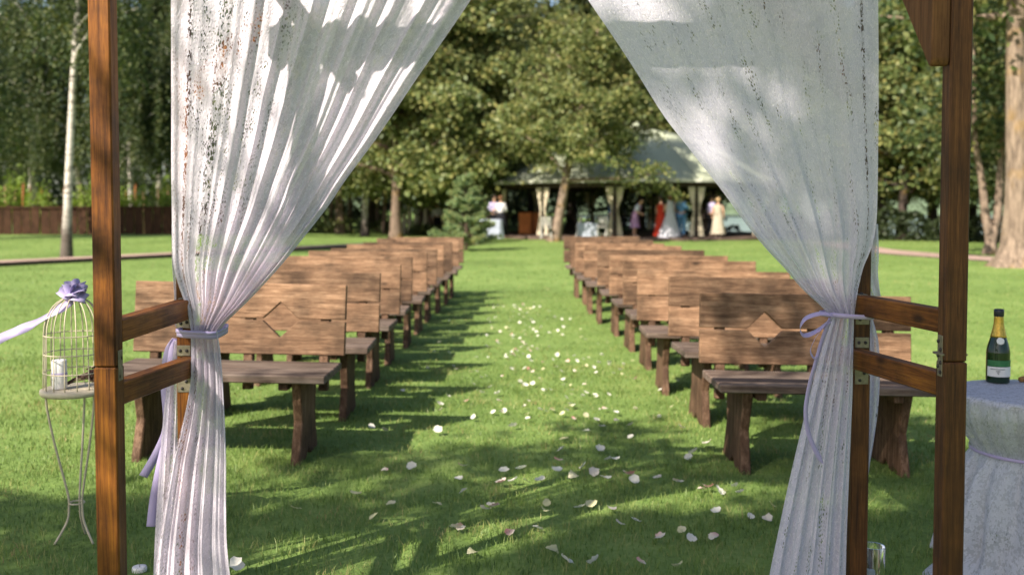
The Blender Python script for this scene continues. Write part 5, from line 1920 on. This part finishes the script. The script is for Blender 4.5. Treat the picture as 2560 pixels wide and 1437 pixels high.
# positions read from the photograph (ground points), then the loose far scatter along the aisle
seen = [(962, 1172, 1), (1030, 1166, 0), (1155, 1164, 1), (887, 1232, 2), (978, 1257, 2), (1092, 1258, 2), (737, 1270, 2), (937, 1289, 2), (1160, 1225, 0), (1146, 1194, 0), (1212, 1272, 1), (1233, 1266, 1), (1140, 1318, 1), (1150, 1314, 1), (1342, 1318, 0), (1275, 1330, 1), (1361, 1272, 2), (1367, 1254, 2), (1450, 1268, 0), (1478, 1258, 2), (1530, 1268, 1), (1549, 1308, 1), (1587, 1300, 0), (1461, 1163, 0), (1513, 1193, 0), (1484, 1176, 1), (1432, 1187, 2), (1570, 1186, 1), (1585, 1198, 0), (1645, 1194, 1), (1692, 1204, 1), (1755, 1219, 1), (1770, 1218, 1), (1797, 1224, 0), (1850, 1230, 0), (1838, 1211, 0), (1929, 1260, 2), (1790, 1277, 0), (1876, 1288, 0), (1918, 1297, 1), (1705, 1322, 2), (1652, 1342, 1), (1727, 1343, 0), (1785, 1338, 1), (1485, 1403, 0), (1380, 1372, 2), (1600, 1404, 1), (1697, 1408, 2), (1414, 1400, 0), (1180, 1378, 2), (1735, 1128, 0), (1722, 1140, 0), (1284, 1200, 0), (1315, 1201, 2), (1349, 1201, 0), (1254, 1205, 1), (1303, 1172, 0), (1260, 1176, 0), (1396, 1150, 1), (1393, 1174, 0), (1405, 1122, 0), (1411, 1097, 2), (1465, 1076, 0), (1501, 1121, 0), (1520, 1146, 0), (1536, 1146, 0), (1577, 1090, 0), (1576, 1061, 1), (1648, 1041, 0), (1769, 1107, 1), (1702, 1067, 1), (1103, 1022, 1), (1184, 1042, 0), (1254, 1027, 1), (1283, 1064, 0), (1320, 1045, 0), (1380, 1020, 1), (1415, 1023, 0), (1433, 1045, 1), (1491, 1048, 0), (1512, 1021, 1), (1541, 1050, 1), (1505, 1065, 0), (590, 1412, 0), (1095, 1076, 0), (928, 1066, 0), (962, 1074, 2)]
rngp = np.random.default_rng(8)
spots = [(px, py, m) for px, py, m in seen]
for k in range(205):
    py = 752 + 290 * rngp.uniform(0, 1) ** 1.1
    cx = 1300 + (py - 760) * .32
    px = cx + rngp.normal() * (34 + (py - 752) * .55)
    spots.append((px, py, int(rngp.choice([0, 0, 0, 1, 2]))))
PL = ("creamy white rose petal lying on the grass of the aisle", "pink-edged rose petal lying on the grass of the aisle", "yellowish rose petal lying on the grass of the aisle")
PG = ("creamy white petals on the aisle", "pink-edged petals on the aisle", "yellowish petals on the aisle")
for px, py, m in spots:
    v = P(px, py, 1.0) - Vector((0, 0, CAM_H))
    d = CAM_H / -v.z
    for _ in range(3):
        gx, gy = v.x * d, v.y * d
        d = (CAM_H - zg(gx, gy) - .028) / -v.z
    o = bpy.data.objects.new("rose_petal", PMESH[(m, int(rngp.integers(0, 4)))])
    COL.objects.link(o)
    s = rngp.uniform(.8, 1.3) if py > 1050 else rngp.uniform(.55, .95)
    o.scale = (s, s, s)
    o.location = (v.x * d, v.y * d, zg(v.x * d, v.y * d) + .024)
    o.rotation_euler = (rngp.uniform(-.1, .75), rngp.normal() * .25, rngp.uniform(0, 6.28))
    tag(o, PL[m], "petal", PG[m])
